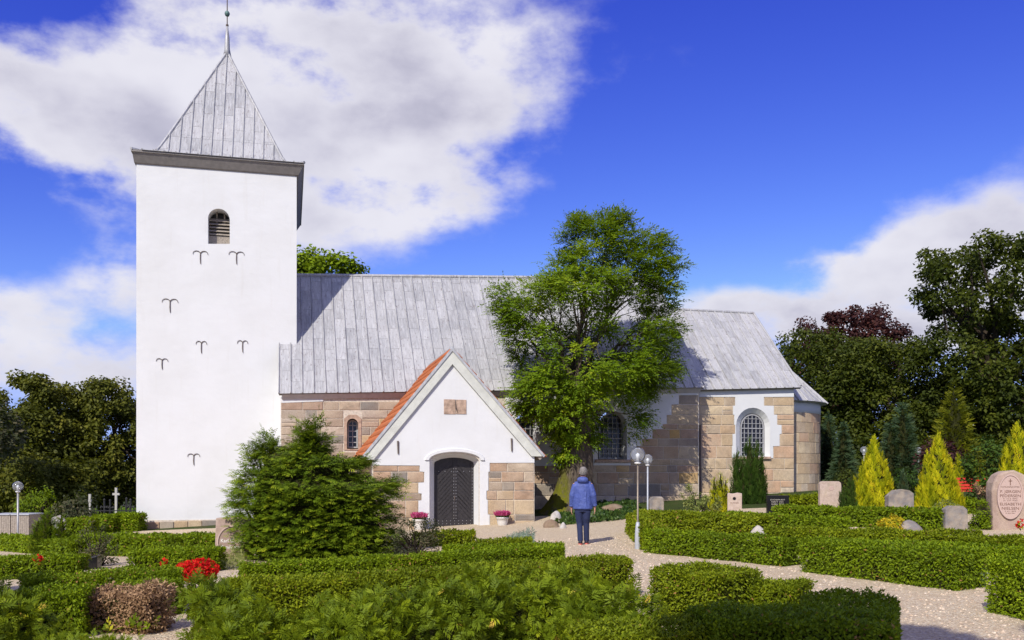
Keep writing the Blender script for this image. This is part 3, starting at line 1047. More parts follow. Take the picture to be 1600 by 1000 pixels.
        m.tube([(c[0], VT - .02, c[1] - hh * .12), (c[0] - .005, VT - .02, c[1] - hh * .6), (c[0] + .005, VT - .02, c[1] - hh)], [0.013, 0.016, 0.011], 6)
        m.build('wall_anchor', IRON, wall)


VERDI = plain('green_copper', (0.10, 0.17, 0.16), 0.6, 0.3, 0.3, 20)
build_tower()


# ---- porch
def build_porch():
    z = lambda x, y: cw(x, y, VP)
    VB = VP - 0.11                                   # plane of the barge boards
    apO = cw(706.5, 545, VB); lO = cw(563, 718, VB); rO = cw(850.5, 713, VB)
    apI = cw(706.5, 564, VB)
    sl, sr = z(582, 760)[0], z(835, 760)[0]
    zl, zr = z(582, 716)[1], z(835, 711)[1]
    ap = (apO[0] , apO[1] - 0.12)
    door_out = arch(672, 748.5, 708.5, 831, VP, rise=0.24)
    door_in = arch(678.5, 740, 715, 830, VP + 0.35, rise=0.20)
    rowsL = [(727, 737, 656), (737, 754, 663), (754, 771, 654), (771, 782, 659), (782, 809, 654), (809, 830, 661)]
    rowsR = [(723, 737, 765), (737, 753, 763), (753, 766.5, 763), (766.5, 781, 760), (781, 804, 762), (804, 826, 765)]
    back = plate('porch_wall', [(sl, BASE), (sr, BASE), (sr, zr), (ap[0], ap[1] - 0.05), (sl, zl)], [door_out], VP, VP + 0.5, MORTAR, church)
    L = [(x, y) for (y0, y1, x) in rowsL for y in (y0 + .3, y1 - .3)]
    L = [q for (y0, y1, x) in rowsL for q in ((x, y0 + .3), (x, y1 - .3))]
    Rr = [q for (y0, y1, x) in rowsR for q in ((x, y0 + .3), (x, y1 - .3))]
    zf = lambda x, y: cw(x, y, VP - 0.03)
    outl = [zf(582, 716), zf(582, 727)] + [zf(*p) for p in L] + [zf(661, 834), zf(765, 829)] + [zf(*p) for p in Rr[::-1]] + [zf(835, 723), zf(835, 711)] + [(ap[0], ap[1] - 0.05)]
    d2 = arch(671, 750, 706.5, 834, VP - .03, rise=0.24)
    # keep the threshold open
    low = min(p[1] for p in d2) - 0.3
    outl2 = []
    for p in outl: outl2.append(p)
    do = d2
    # doorway notch: outline runs up round the door instead of a hole that touches the edge
    i = outl.index(zf(661, 834))
    notch = [zf(661, 834), (do[0][0], zf(661, 834)[1])] + [q for q in do[2:][::-1]] + [(do[1][0], zf(765, 829)[1])]
    outl = outl[:i] + notch + outl[i + 1:]
    plate('white_render', outl, [], VP - 0.032, VP + 0.001, LIME, back)
    # hood moulding over the door
    n = 14
    hood = []
    for k in range(n + 1):
        q = math.pi * k / n
        hood.append(q)
    cs = (do[0][0] + do[1][0]) / 2; hw = (do[1][0] - do[0][0]) / 2; zs = max(p[1] for p in do) - 0.24
    V = []
    for q in hood:
        for (a, v) in ((0.0, VP + .0), (0.02, VP - .075), (0.13, VP - .075), (0.16, VP - .03)):
            V.append((cs + (hw + a) * math.cos(q), v, zs + (0.24 + a * .8) * math.sin(q)))
    fix_normals(mesh('door_hood', V, [(k * 4 + j, k * 4 + j + 1, k * 4 + j + 5, k * 4 + j + 4) for k in range(n) for j in range(3)], LIME, back))
    # reveal inside the doorway
    a_, b_ = do, door_in
    V = [(s, VP - .03, q) for s, q in a_] + [(s, VP + .36, q) for s, q in b_]
    nn = len(a_)
    mesh('door_reveal', V, [(k, (k + 1) % nn, (k + 1) % nn + nn, k + nn) for k in range(1, nn)], LIME, back)
    rows = [(y0, y1, [(582.5, x - .5)]) for (y0, y1, x) in rowsL] + [(y0, y1, [(x + .5, 834.5)]) for (y0, y1, x) in rowsR]
    courses(rows, VP, 28, STONE, back, 0.02)
    # side walls
    for nm, s in (('porch_side_wall', sl), ('porch_side_wall', sr - 0.5)):
        m = MB(); m.box(s + .001, s + .499, VP + .501, -0.002, BASE, (zl if s == sl else zr) - 0.02); m.build(nm, STONE, church)
    m = MB(); m.box(sl + .5, sr - .5, VP + .6, -0.05, -0.3, -0.02); m.build('porch_floor', BRICKP, church)
    # sundial-like split stone set in the gable
    z2 = lambda x, y: cw(x, y, VP - .03)
    tb = MB()
    a, b = z2(693.5, 647), z2(728.5, 624.5)
    mid = (a[0] + b[0]) / 2 + .02
    tb.box(a[0], mid - .006, VP - .05, VP + .02, a[1], b[1]); tb.box(mid + .006, b[0], VP - .054, VP + .02, a[1] + .01, b[1] - .005)
    bevel(tb.build('gable_stone', SANDST, back), .008)
    m = MB(); m.tube([(mid - .02, VP - .06, b[1] - .02), (mid - .01, VP - .10, (a[1] + b[1]) / 2 - .04), (mid + .05, VP - .06, a[1] + .06)], [.008, .014, .008], 6); m.build('gable_pointer', IRON, back)
    for (x, y0, y1) in ((621.5, 689, 709), (799, 685, 705)):
        p, q = z2(x, y0), z2(x + .6, y1)
        m = MB(); m.tube([(p[0], VP - .06, p[1]), (q[0], VP - .055, q[1])], [.028, .022], 6); m.build('wall_anchor', IRON, back)
    # barge boards
    for nm, (po, side) in (('barge_board', (lO, -1)), ('barge_board', (rO, 1))):
        d = Vector((apO[0] - po[0], apO[1] - po[1])).normalized()
        nrm = Vector((d.y, -d.x)) * (1 if side < 0 else -1)     # inward / downward
        if nrm.y > 0: nrm = -nrm
        A = Vector(po); B = Vector(apO)
        foot_in = Vector((po[0] - side * 0.34, po[1] - 0.0))
        w = 0.30
        # inner edge meets the centre line at the apex
        tt = (apO[0] - (A + nrm * w).x) / d.x
        C = A + nrm * w + d * tt
        t0 = (po[1] - (A + nrm * w).y) / d.y
        D = A + nrm * w + d * t0
        loop = [(A.x, A.y), (D.x, D.y), (C.x, C.y), (B.x, B.y)]
        plate(nm, loop, [], VB, VB + 0.05, BARGE, church)
        A2 = A - nrm * .03; B2 = B - nrm * .03 + Vector((0, .02))
        w2 = 0.075
        tt = (apO[0] - (A2 + nrm * w2).x) / d.x
        C2 = A2 + nrm * w2 + d * tt; D2 = A2 + nrm * w2
        tt = (apO[0] - A2.x) / d.x
        B2 = A2 + d * tt
        plate('barge_capping', [(A2.x, A2.y), (D2.x, D2.y), (C2.x, C2.y), (B2.x, B2.y)], [], VB - .03, VB + 0.02, LEADF, church)
    # roof slopes with pantiles
    th = 0.06
    for side, po in ((-1, lO), (1, rO)):
        A = Vector((po[0], po[1])); B = Vector(apO)
        d = (B - A).normalized(); length = (B - A).length
        up = Vector((-d.y, d.x)) if side < 0 else Vector((d.y, -d.x))
        if up.y < 0: up = -up
        VE = 2.2
        c = [(A.x, VB + .052, A.y - .07), (A.x, 0.1, A.y - .07), (A.x, 0.1, A.y), (A.x, VB + .052, A.y)]
        A1 = A - up * .05; B1 = B - up * .05
        V = [(A1.x, VB + .051, A1.y), (A1.x, -0.002, A1.y), (B1.x, VE, B1.y), (B1.x, VB + .051, B1.y)]
        dn = -up * .12
        V += [(p[0] + dn.x, p[1], p[2] + dn.y) for p in V]
        slab = fix_normals(mesh('porch_roof', V, [(0, 1, 2, 3), (7, 6, 5, 4), (0, 4, 5, 1), (1, 5, 6, 2), (2, 6, 7, 3), (3, 7, 4, 0)], OLDWOOD, church))
        # pantile mesh: x across (v), y up the slope
        pw, plen = 0.23, 0.33
        K = 8
        V = []
        for j, lift in ((0, 0.035), (1, 0.0)):
            for i in range(K + 1):
                f = i / K
                h = 0.035 * math.sin(2 * math.pi * f) + (0.012 if f > .9 else 0)
                V.append((f * pw * 1.06, j * plen * 1.12, h + lift))
        nb = len(V)
        V += [(p[0], p[1], p[2] - 0.016) for p in V]
        Fc = [(i, i + 1, K + 2 + i, K + 1 + i) for i in range(K)] + [(nb + i, i, i + 1, nb + i + 1)[::-1] for i in range(K)]
        Fc += [(nb + i, nb + K + 1 + i, nb + K + 2 + i, nb + i + 1) for i in range(K)]
        me = bpy.data.meshes.new('pantile'); me.from_pydata(V, [], Fc); me.materials.append(TILE)
        me.polygons.foreach_set('use_smooth', [True] * len(me.polygons)); me.update()
        rows_n = int(length / plen) + 1
        ex = Vector((0, 1, 0)) if side > 0 else Vector((0, 1, 0))
        ey = Vector((d.x, 0, d.y)); ez = Vector((up.x, 0, up.y))
        big_v, big_f = [], []
        for j in range(rows_n):
            for i in range(26):
                v = VB - 0.0 + i * pw
                base = A + d * (j * plen - 0.06)
                if v > 0.1 + (base.y - A.y) * 0.55: continue
                if j == rows_n - 1 and (base + d * plen - A).length > length: continue
                M = Matrix((( ex.x, ey.x, ez.x, base.x + up.x * .012), (ex.y, ey.y, ez.y, v), (ex.z, ey.z, ez.z, base.y + up.y * .012), (0, 0, 0, 1)))
                if side < 0:
                    o = bpy.data.objects.new('pantile', me); put(o, slab); o.matrix_local = M @ Matrix.Rotation(random.uniform(-.012, .012), 4, 'Z')
                else:
                    b = len(big_v)
                    big_v += [tuple(M @ Vector(p)) for p in V]; big_f += [tuple(q + b for q in f) for f in Fc]
        if side > 0:
            mesh('pantiles', big_v, big_f, TILE, slab)['kind'] = 'stuff'
    m = MB(); m.tube([(apO[0], VB + .02, apO[1] + .02), (apO[0], 2.0, apO[1] + .02)], [.06, .06], 8); m.build('porch_ridge', LEADF, church)
    # zinc flashing where the tiles meet the nave is a thin strip along the barge
    # door
    dv = VP + 0.37
    dr = empty('church_door'); dr.parent = church
    loop = door_in
    s0 = min(p[0] for p in loop); s1 = max(p[0] for p in loop); z0 = min(p[1] for p in loop); z1 = max(p[1] for p in loop)
    plate('door_leaf', loop, [], dv, dv + .06, DOORM, dr)
    cs = s0 + (s1 - s0) * 0.52
    # herringbone battens and frame bands
    rise = 0.20
    def top(s):
        q = (s - (s0 + s1) / 2) / ((s1 - s0) / 2)
        return z1 - rise + rise * math.sqrt(max(0, 1 - q * q))
    zz = z0 + 0.45
    while zz < z1 - 0.15:
        for sg in (-1, 1):
            e = s0 + .10 if sg < 0 else s1 - .08
            a = Vector((cs + sg * .07, zz + .33)); b = Vector((e, zz + .33 - abs(e - cs) * 0.95))
            if a.y > top(a.x) - .1: continue
            dd = (b - a).normalized(); nn2 = Vector((-dd.y, dd.x)) * .058
            plate('door_board', [tuple(a + nn2), tuple(a - nn2), tuple(b - nn2), tuple(b + nn2)], [], dv - .012, dv + .002, DOORM, dr)
        zz += 0.135
    m = MB(); m.box(cs - .06, cs + .06, dv - .03, dv, z0 + .4, top(cs) - .03); m.build('door_stile', DOORM, dr)
    m = MB(); m.box(s1 - .09, s1 - .005, dv - .028, dv, z0 + .02, top(s1 - .09) - .02); m.build('door_stile', DOORM, dr)
    m = MB(); m.box(s0 + .005, s0 + .10, dv - .028, dv, z0 + .02, top(s0 + .1) - .02); m.build('door_stile', DOORM, dr)
    m = MB(); m.box(s0 + .101, s1 - .091, dv - .027, dv, z0 + .02, z0 + .37); m.build('door_rail', DOORM, dr)
    m = MB()
    def stud(s, q, v): m.lathe([(0.013, 0), (0.009, .008)], 6, (0, 0, 0)) if False else m.box(s - .0095, s + .0095, v - .012, v + .001, q - .0095, q + .0095)
    for k in range(17):
        q = z0 + .40 + k * .095
        if q < top(cs) - .08:
            stud(cs - .035, q, dv - .03); stud(cs + .035, q, dv - .03)
        if q < top(s1 - .04) - .05: stud(s1 - .045, q, dv - .028)
    for k in range(9):
        s = s0 + .13 + (s1 - s0 - .23) * k / 8
        for q in (z0 + .06, z0 + .24, z0 + .33): stud(s, q + random.uniform(-.006, .006), dv - .027)
    for k in range(6):
        stud(s0 + .14 + (s1 - s0 - .26) * k / 5, z1 - .42, dv - .006)
    m.build('door_studs', STUD, dr)['kind'] = 'stuff'
    m = MB(); m.tube([(cs - .012, dv - .06, z0 + .95), (cs - .012, dv - .075, z0 + 1.02), (cs - .012, dv - .06, z0 + 1.09)], [.01, .014, .01], 6); m.build('door_handle', IRON, dr)
    # brick threshold step
    a = cw(655, 834, VP - .35); b = cw(792, 824, VP - .35)
    zt_ = cw(705, 827.5, VP - .35)[1]
    m = MB(); m.box(a[0], b[0], VP - .55, VP - .04, BASE, zt_ - .02); m.box(s0 - .02, s1 + .02, VP - .04, VP + .5, BASE, z0 + .004); bevel(m.build('threshold_step', BRICKP, church), .012)


LEADF = plain('lead_flashing', (0.42, 0.43, 0.45), 0.55, 0.1, 0.2, 10)
build_porch()
#@@NEXT
# ------------------------------------------------------------------ foliage tools
def unit(a):
    return a / np.maximum(np.linalg.norm(a, axis=-1, keepdims=True), 1e-9)


def rvec(n):
    return unit(RNG.normal(size=(n, 3)))


def lumps(P, f, seed=0.0):
    x, y, z = P[..., 0] * f, P[..., 1] * f, P[..., 2] * f
    return (np.sin(x * 1.0 + 1.7 * np.sin(y * 0.9 + seed)) + np.sin(y * 1.13 + 1.3 * np.sin(z * 1.1 + seed * 2)) + np.sin(z * 1.21 + 1.5 * np.sin(x * 0.8 - seed))) / 3


def leaf_quads(P, D, L, W, droop=0.0, side=None):
    """pointed leaves: base P, direction D"""
    n = len(P)
    L = np.broadcast_to(np.asarray(L, float), (n,))[:, None]; W = np.broadcast_to(np.asarray(W, float), (n,))[:, None]
    S = unit(np.cross(D, rvec(n))) if side is None else side
    mid = P + D * L * 0.45
    tip = P + D * L
    if droop:
        mid = mid - np.array([0, 0, 1.0]) * L * droop * 0.2
        tip = tip - np.array([0, 0, 1.0]) * L * droop * 0.6
    return np.stack([P, mid + S * W * 0.5, tip, mid - S * W * 0.5], 1)


def fan_quads(P, D, K, L, W, spread, up=None):
    """flat feathery sprays: K narrow leaflets fanned along direction D"""
    n = len(P)
    ref = rvec(n) if up is None else unit(np.asarray(up, float) + 0.5 * rvec(n))
    S = unit(np.cross(D, ref))
    L = np.broadcast_to(np.asarray(L, float), (n,))
    qs = []
    for j in range(K):
        f = j / max(1, K - 1)
        sg = -1 if j % 2 else 1
        t = 0.75 * f
        a = sg * spread * (1 - 0.75 * f) * RNG.uniform(0.7, 1.2, n)
        dd = unit(D * np.cos(a)[:, None] + S * np.sin(a)[:, None] + 0.12 * rvec(n))
        base = P + D * (L * t)[:, None]
        ll = L * (0.62 - 0.30 * f)
        qs.append(leaf_quads(base, dd, ll, ll * W, 0.15, side=unit(np.cross(dd, np.cross(D, S)))))
    return np.concatenate(qs, 0)


def shift(co, base):
    return co - np.array(base)[None, None, :]


def in_poly(x, y, poly):
    x = np.asarray(x); y = np.asarray(y)
    ins = np.zeros(x.shape, bool)
    n = len(poly)
    for i in range(n):
        x1, y1 = poly[i]; x2, y2 = poly[(i + 1) % n]
        if y1 == y2: continue
        c = ((y1 > y) != (y2 > y)) & (x < (x2 - x1) * (y - y1) / (y2 - y1) + x1)
        ins ^= c
    return ins


def crown_points(poly, Yc, depth, n, shell=0.5):
    """points in a crown whose outline from the path is poly (photo pixels at depth Yc) and which is round in plan"""
    xs = [p[0] for p in poly]; ys = [p[1] for p in poly]
    px = RNG.uniform(min(xs), max(xs), n * 4); py = RNG.uniform(min(ys), max(ys), n * 4)
    k = in_poly(px, py, poly)
    px, py = px[k][:n], py[k][:n]
    # half width of the outline on this row
    xl = np.full(px.shape, 1e9); xr = np.full(px.shape, -1e9)
    m = len(poly)
    for i in range(m):
        x1, y1 = poly[i]; x2, y2 = poly[(i + 1) % m]
        if y1 == y2: continue
        c = (y1 > py) != (y2 > py)
        xx = (x2 - x1) * (py - y1) / (y2 - y1) + x1
        xl = np.where(c, np.minimum(xl, xx), xl); xr = np.where(c, np.maximum(xr, xx), xr)
    xc = (xl + xr) / 2; hw = np.maximum((xr - xl) / 2, 1)
    q = np.clip((px - xc) / hw, -1, 1)
    wmax = (max(xs) - min(xs)) / 2
    dep = depth * np.clip(hw / wmax, 0.15, 1.0) * np.sqrt(1 - q * q)
    u = RNG.uniform(-1, 1, len(px)); u = np.sign(u) * np.abs(u) ** shell
    X = (px - CX) / F * Yc; Z = EYE + (HY - py) / F * Yc
    return np.stack([X, Yc + dep * u, Z], 1)


def tree_crown(poly, Yc, depth, nclump, rc, per, L, W, droop=0.3, flat=0.7):
    C = crown_points(poly, Yc, depth, nclump)
    rcs = rc * RNG.uniform(0.6, 1.25, len(C))
    idx = RNG.integers(0, len(C), nclump * per)
    d = rvec(len(idx))
    rad = RNG.uniform(0, 1, len(idx)) ** 0.45
    off = d * (rad * rcs[idx])[:, None]
    off[:, 2] *= flat
    P = C[idx] + off
    Nn = unit(d * 0.7 + np.array([0, 0, 0.5]) + rvec(len(idx)) * 0.6)
    D = unit(unit(np.cross(Nn, rvec(len(idx)))) + d * 0.5)
    co = leaf_quads(P, D, L * RNG.uniform(0.7, 1.3, len(idx)), W * RNG.uniform(0.7, 1.3, len(idx)), droop, side=unit(np.cross(Nn, D)))
    attr = np.clip(0.5 + 0.25 * lumps(P, 1.1 / max(rc, .3)) + RNG.uniform(-.3, .3, len(idx)), 0, 1)
    return C, co, attr


def limbs(mb, start, ends, r0, bend=0.25):
    for e in ends:
        s = Vector(start); e = Vector(e)
        L = (e - s).length
        m1 = s.lerp(e, 0.35) + Vector((random.uniform(-1, 1), random.uniform(-1, 1), 0.6)) * L * bend * 0.5
        m2 = s.lerp(e, 0.7) + Vector((random.uniform(-1, 1), random.uniform(-1, 1), 0.4)) * L * bend * 0.3
        mb.tube([s, m1, m2, e], [r0, r0 * .7, r0 * .42, r0 * .14], 5, cap=False)


def broadleaf(name, label, cat, poly, Y, depth, nclump, rc, per, L, W, leafmat, barkmat, trunk_px=None, group=None, r0=0.25, zb=None):
    xs = [p[0] for p in poly]; ys = [p[1] for p in poly]
    xb = trunk_px if trunk_px is not None else (min(xs) + max(xs)) / 2
    X = (xb - CX) / F * Y
    base = Vector((X, Y, float(g(X, Y)) if zb is None else zb))
    t = empty(name, base, 0, label, cat, group)
    C, co, attr = tree_crown(poly, Y, depth, nclump, rc, per, L, W)
    quads_mesh('crown', shift(co, base), leafmat, t, attr)
    zt = EYE + (HY - (min(ys) * .45 + max(ys) * .55)) / F * Y
    mb = MB()
    top = Vector((X + random.uniform(-.3, .3), Y, zt)) - base
    mb.tube([(0, 0, -0.2), (0.02, 0, top.z * .3), tuple(top * 0.65), tuple(top)], [r0 * 1.4, r0, r0 * .8, r0 * .5], 8)
    sel = C[RNG.permutation(len(C))[:min(26, len(C))]] - np.array(base)
    for e in sel:
        f = random.uniform(0.45, 1.0)
        limbs(mb, top * f, [tuple(e)], r0 * 0.38)
    mb.build('trunk', barkmat, t, True)
    return t


def shrub(name, label, cat, poly, Y, depth, n, L, W, leafmat, style='leaf', K=7, spread=0.9, core=True, group=None, outward=0.8, up=0.3, droop=0.2, nclump=60, rc=0.18, trunk=False, xbase=None, shell=0.4):
    xs = [p[0] for p in poly]; ys = [p[1] for p in poly]
    xc = (min(xs) + max(xs)) / 2 if xbase is None else xbase
    X = (xc - CX) / F * Y
    base = Vector((X, Y, float(g(X, Y))))
    t = empty(name, base, 0, label, cat, group)
    C = crown_points(poly, Y, depth, nclump, shell)
    cen = np.array([X, Y, C[:, 2].mean() - 0.25 * (C[:, 2].max() - C[:, 2].min())])
    idx = RNG.integers(0, len(C), n)
    d = rvec(n)
    P = C[idx] + d * (rc * RNG.uniform(0, 1, n) ** 0.5)[:, None]
    radial = unit((P - cen) * np.array([1, 1, 0.6]))
    D = unit(radial * outward + np.array([0, 0, 1.0]) * up + rvec(n) * 0.55)
    LL = L * RNG.uniform(0.65, 1.3, n)
    if style == 'leaf':
        Nn = unit(radial * .8 + np.array([0, 0, .4]) + rvec(n) * .6); D = unit(unit(np.cross(Nn, rvec(n))) + radial * .5)
        co = leaf_quads(P, D, LL, LL * W, droop, side=unit(np.cross(Nn, D))); rep = 1
    else:
        co = fan_quads(P, D, K, LL, W, spread); rep = K
    a = np.clip(0.5 + 0.28 * lumps(P, 1.3 / rc * .35) + RNG.uniform(-.25, .25, n), 0, 1)
    attr = np.concatenate([np.clip(a + 0.12 * (j / max(1, rep - 1)) - 0.06, 0, 1) for j in range(rep)])
    quads_mesh('foliage', shift(co, base), leafmat, t, attr)
    if core:
        mb = MB()
        for e in C[RNG.permutation(len(C))[:40]]:
            s = Vector((random.uniform(-.08, .08), random.uniform(-.08, .08), 0))
            ee = Vector(e) - base
            mb.tube([s, s.lerp(ee, .5) + Vector((0, 0, .05)), ee], [0.013, .009, .004], 5, cap=False)
        mb.build('stems', DARKBARK, t)
    return t


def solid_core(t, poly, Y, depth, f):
    """dense inner branches: a lumpy body inside the outline, its shade put into dark colour"""
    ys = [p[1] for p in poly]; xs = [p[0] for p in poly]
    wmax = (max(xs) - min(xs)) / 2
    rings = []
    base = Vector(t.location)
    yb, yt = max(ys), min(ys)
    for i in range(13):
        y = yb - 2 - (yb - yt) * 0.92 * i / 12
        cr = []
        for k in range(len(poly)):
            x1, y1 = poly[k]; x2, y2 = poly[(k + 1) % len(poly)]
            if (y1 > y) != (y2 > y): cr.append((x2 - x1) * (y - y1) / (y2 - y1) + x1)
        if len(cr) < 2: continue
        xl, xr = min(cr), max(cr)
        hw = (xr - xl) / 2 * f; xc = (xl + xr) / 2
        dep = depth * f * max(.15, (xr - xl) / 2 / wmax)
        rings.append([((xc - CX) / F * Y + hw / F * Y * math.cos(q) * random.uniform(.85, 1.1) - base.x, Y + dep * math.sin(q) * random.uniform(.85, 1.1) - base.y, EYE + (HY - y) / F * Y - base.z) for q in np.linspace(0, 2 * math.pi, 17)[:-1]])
    m = MB(); m.rings(rings); m.build('shade_dark_branches', DARKCORE, t)


def conifer(name, label, cat, cones, Y, n, L, W, leafmat, K=5, spread=0.5, up=1.0, outward=0.5, group=None, power=0.85, lump=0.18, base_px=None):
    """cones: list of (x, y_top, y_base, half_width) in photo pixels at depth Y"""
    xb = sum(c[0] for c in cones) / len(cones)
    X = (xb - CX) / F * Y
    base = Vector((X, Y, float(g(X, Y))))
    t = empty(name, base, 0, label, cat, group)
    cos_, att = [], []
    core = MB(); core.tube([(0, 0, 0), (0, 0, 0.25)], [0.05, 0.04], 6)
    tot = sum((c[2] - c[1]) * c[3] for c in cones)
    for (x, yt, yb, hw) in cones:
        m = int(n * (yb - yt) * hw / tot)
        cx_ = (x - CX) / F * Y; z0 = EYE + (HY - yb) / F * Y; z1 = EYE + (HY - yt) / F * Y
        z0 = max(z0, base.z + 0.03) if abs(z0 - base.z) > 0.02 else z0
        Rr = hw / F * Y
        h = 1 - np.sqrt(RNG.uniform(0, 1, m))
        h = np.clip(h + RNG.uniform(-.03, .03, m), 0, 1)
        q = RNG.uniform(0, 2 * np.pi, m)
        prof = np.minimum((1 - h) ** power, 0.72 + 1.6 * h) * (1 + lump * np.sin(q * 5 + h * 9 + x) + lump * 0.7 * np.sin(q * 11 - h * 23))
        r = Rr * prof * RNG.uniform(0.55, 1.0, m) ** 0.5
        P = np.stack([cx_ + r * np.cos(q), Y + r * np.sin(q), z0 + (z1 - z0) * h], 1)
        rad = np.stack([np.cos(q), np.sin(q), np.zeros(m)], 1)
        D = unit(rad * outward + np.array([0, 0, 1.0]) * up + rvec(m) * 0.3)
        LL = L * RNG.uniform(0.7, 1.3, m)
        P = P - D * (LL * 0.6)[:, None]
        cos_.append(fan_quads(P, D, K, LL, W, spread, up=rad + np.array([0, 0, .3])))
        a = np.clip(0.45 + 0.3 * np.sin(q * 5 + h * 9 + x) * 0.6 + 0.2 * lumps(P, 6.0) + RNG.uniform(-.25, .25, m), 0, 1)
        att.append(np.concatenate([np.clip(a + 0.25 * (j / max(1, K - 1) - .5), 0, 1) for j in range(K)]))
        lo = Vector((cx_, Y, z0)) - base
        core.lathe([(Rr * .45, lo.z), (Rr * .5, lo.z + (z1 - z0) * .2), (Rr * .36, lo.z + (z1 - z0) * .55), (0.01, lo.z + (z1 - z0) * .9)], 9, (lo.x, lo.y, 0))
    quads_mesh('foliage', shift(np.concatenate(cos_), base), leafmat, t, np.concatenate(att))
    core.build('stem', DARKCORE, t)  # wide core round the stem, inner shade put into its dark colour
    return t


def hedge(label, a, b, width, height, leafmat, side=1, k=3.9, style='leaf', rough=0.026, leafscale=1.0, name='clipped_hedge', group='clipped hedges round the grave plots', cat='hedge', top_amp=0.015, core=True):
    """clipped hedge with its front foot from a to b (ground XY); width runs to the left of a->b (side=1)"""
    a = np.array(a[:2], float); b = np.array(b[:2], float)
    L = np.linalg.norm(b - a); t = (b - a) / L
    nrm = np.array([-t[1], t[0]]) * side
    mid = (a + b) / 2 + nrm * width / 2
    base = Vector((mid[0], mid[1], float(g(mid[0], mid[1]))))
    dist = math.hypot(mid[0], mid[1])
    o = empty(name, base, 0, label, cat, group)
    ll = max(0.036, 0.0031 * dist) * leafscale
    # sample the five visible faces
    faces = [('top', L * width), ('front', L * height), ('back', L * height * 0.35), ('e0', width * height), ('e1', width * height)]
    Ps, Ns = [], []
    for nm, ar in faces:
        m = int(ar * k / (ll * ll * 0.42))
        u = RNG.uniform(0, 1, m); v = RNG.uniform(0, 1, m)
        if nm == 'top': loc = (u * L, v * width, np.full(m, height)); nn = (0, 0, 1)
        elif nm == 'front': loc = (u * L, np.zeros(m), v * height); nn = (0, -1, 0)
        elif nm == 'back': loc = (u * L, np.full(m, width), v * height); nn = (0, 1, 0)
        elif nm == 'e0': loc = (np.zeros(m), u * width, v * height); nn = (-1, 0, 0)
        else: loc = (np.full(m, L), u * width, v * height); nn = (1, 0, 0)
        Ps.append(np.stack(loc, 1)); Ns.append(np.tile(np.array(nn, float), (m, 1)))
    P = np.concatenate(Ps); N = np.concatenate(Ns)
    n = len(P)
    # rounded shoulders, uneven clipping
    ctr = np.array([0, width / 2, height * 0.5])
    sh = np.clip((P[:, 2] / height - 0.75) / 0.25, 0, 1) * np.clip((np.abs(P[:, 1] / width - .5) - 0.3) / 0.2, 0, 1)
    P[:, 2] -= sh * 0.025
    se = (a[0] * 3.1 + a[1] * 1.7)
    disp = lumps(P + se, 6.0, se) * rough * 1.6 + lumps(P + se, 15.0, se) * rough + RNG.normal(0, rough * .45, n) - ll * 0.3 - np.abs(RNG.normal(0, 0.045, n))
    P = P + N * disp[:, None]
    P[:, 2] += top_amp * lumps(P * np.array([1, 0, 0]) + se, 1.6, se) * (P[:, 2] / height)
    wt = np.stack([t[0], t[1], 0]); wn = np.array([nrm[0], nrm[1], 0])
    W3 = np.array([a[0], a[1], 0]) + P[:, :1] * wt + P[:, 1:2] * wn
    W3[:, 2] = g(W3[:, 0], W3[:, 1]) + P[:, 2]
    N3 = N[:, :1] * wt + N[:, 1:2] * wn + N[:, 2:] * np.array([0, 0, 1.0])
    Nn = unit(N3 + np.array([0, 0, 0.25]) + rvec(n) * 0.75)
    D = unit(unit(np.cross(Nn, rvec(n))) + N3 * 0.55 + np.array([0, 0, 0.25]))
    Sd = unit(np.cross(Nn, D))
    se2 = se % 6
    patch = 0.5 + 0.3 * lumps(W3, 1.3, se2) + 0.2 * lumps(W3, 5.0, se2)
    at_ = np.clip(patch * 0.5 + RNG.uniform(-.05, 0.55, n), 0, 1) * 0.95
    at_ = np.where(RNG.uniform(0, 1, n) < 0.008 + 0.05 * (lumps(W3, 2.3, se2 + 1) > 0.72), 1.0, at_)
    if style == 'leaf':
        co = leaf_quads(W3, D, ll * RNG.uniform(0.7, 1.35, n), ll * 0.5 * RNG.uniform(0.7, 1.3, n), 0.1, side=Sd)
    else:
        sel = RNG.permutation(n)[:n // 5]
        W3, D, at_, Nn = W3[sel], D[sel], at_[sel], Nn[sel]
        K = 9
        co = fan_quads(W3, D, K, ll * 2.7 * RNG.uniform(0.5, 1.5, len(sel)), 0.24, 0.85, up=Nn)
        at_ = np.concatenate([np.clip(at_ + 0.2 * (j / (K - 1) - .5), 0, 1) for j in range(K)])
    quads_mesh('foliage', shift(co, base), leafmat, o, at_)
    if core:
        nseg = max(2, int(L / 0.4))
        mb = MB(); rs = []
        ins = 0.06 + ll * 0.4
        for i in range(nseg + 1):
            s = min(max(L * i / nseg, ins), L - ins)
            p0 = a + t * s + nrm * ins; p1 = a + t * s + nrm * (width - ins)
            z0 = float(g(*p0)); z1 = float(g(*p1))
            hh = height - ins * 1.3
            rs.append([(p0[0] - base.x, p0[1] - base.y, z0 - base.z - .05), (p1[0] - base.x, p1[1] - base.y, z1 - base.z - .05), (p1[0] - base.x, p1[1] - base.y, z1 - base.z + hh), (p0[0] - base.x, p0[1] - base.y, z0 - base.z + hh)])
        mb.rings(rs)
        mb.build('shade_dark_branches', DARKCORE, o)  # solid twig core, coloured dark as the shade in the leaf gaps
    return o


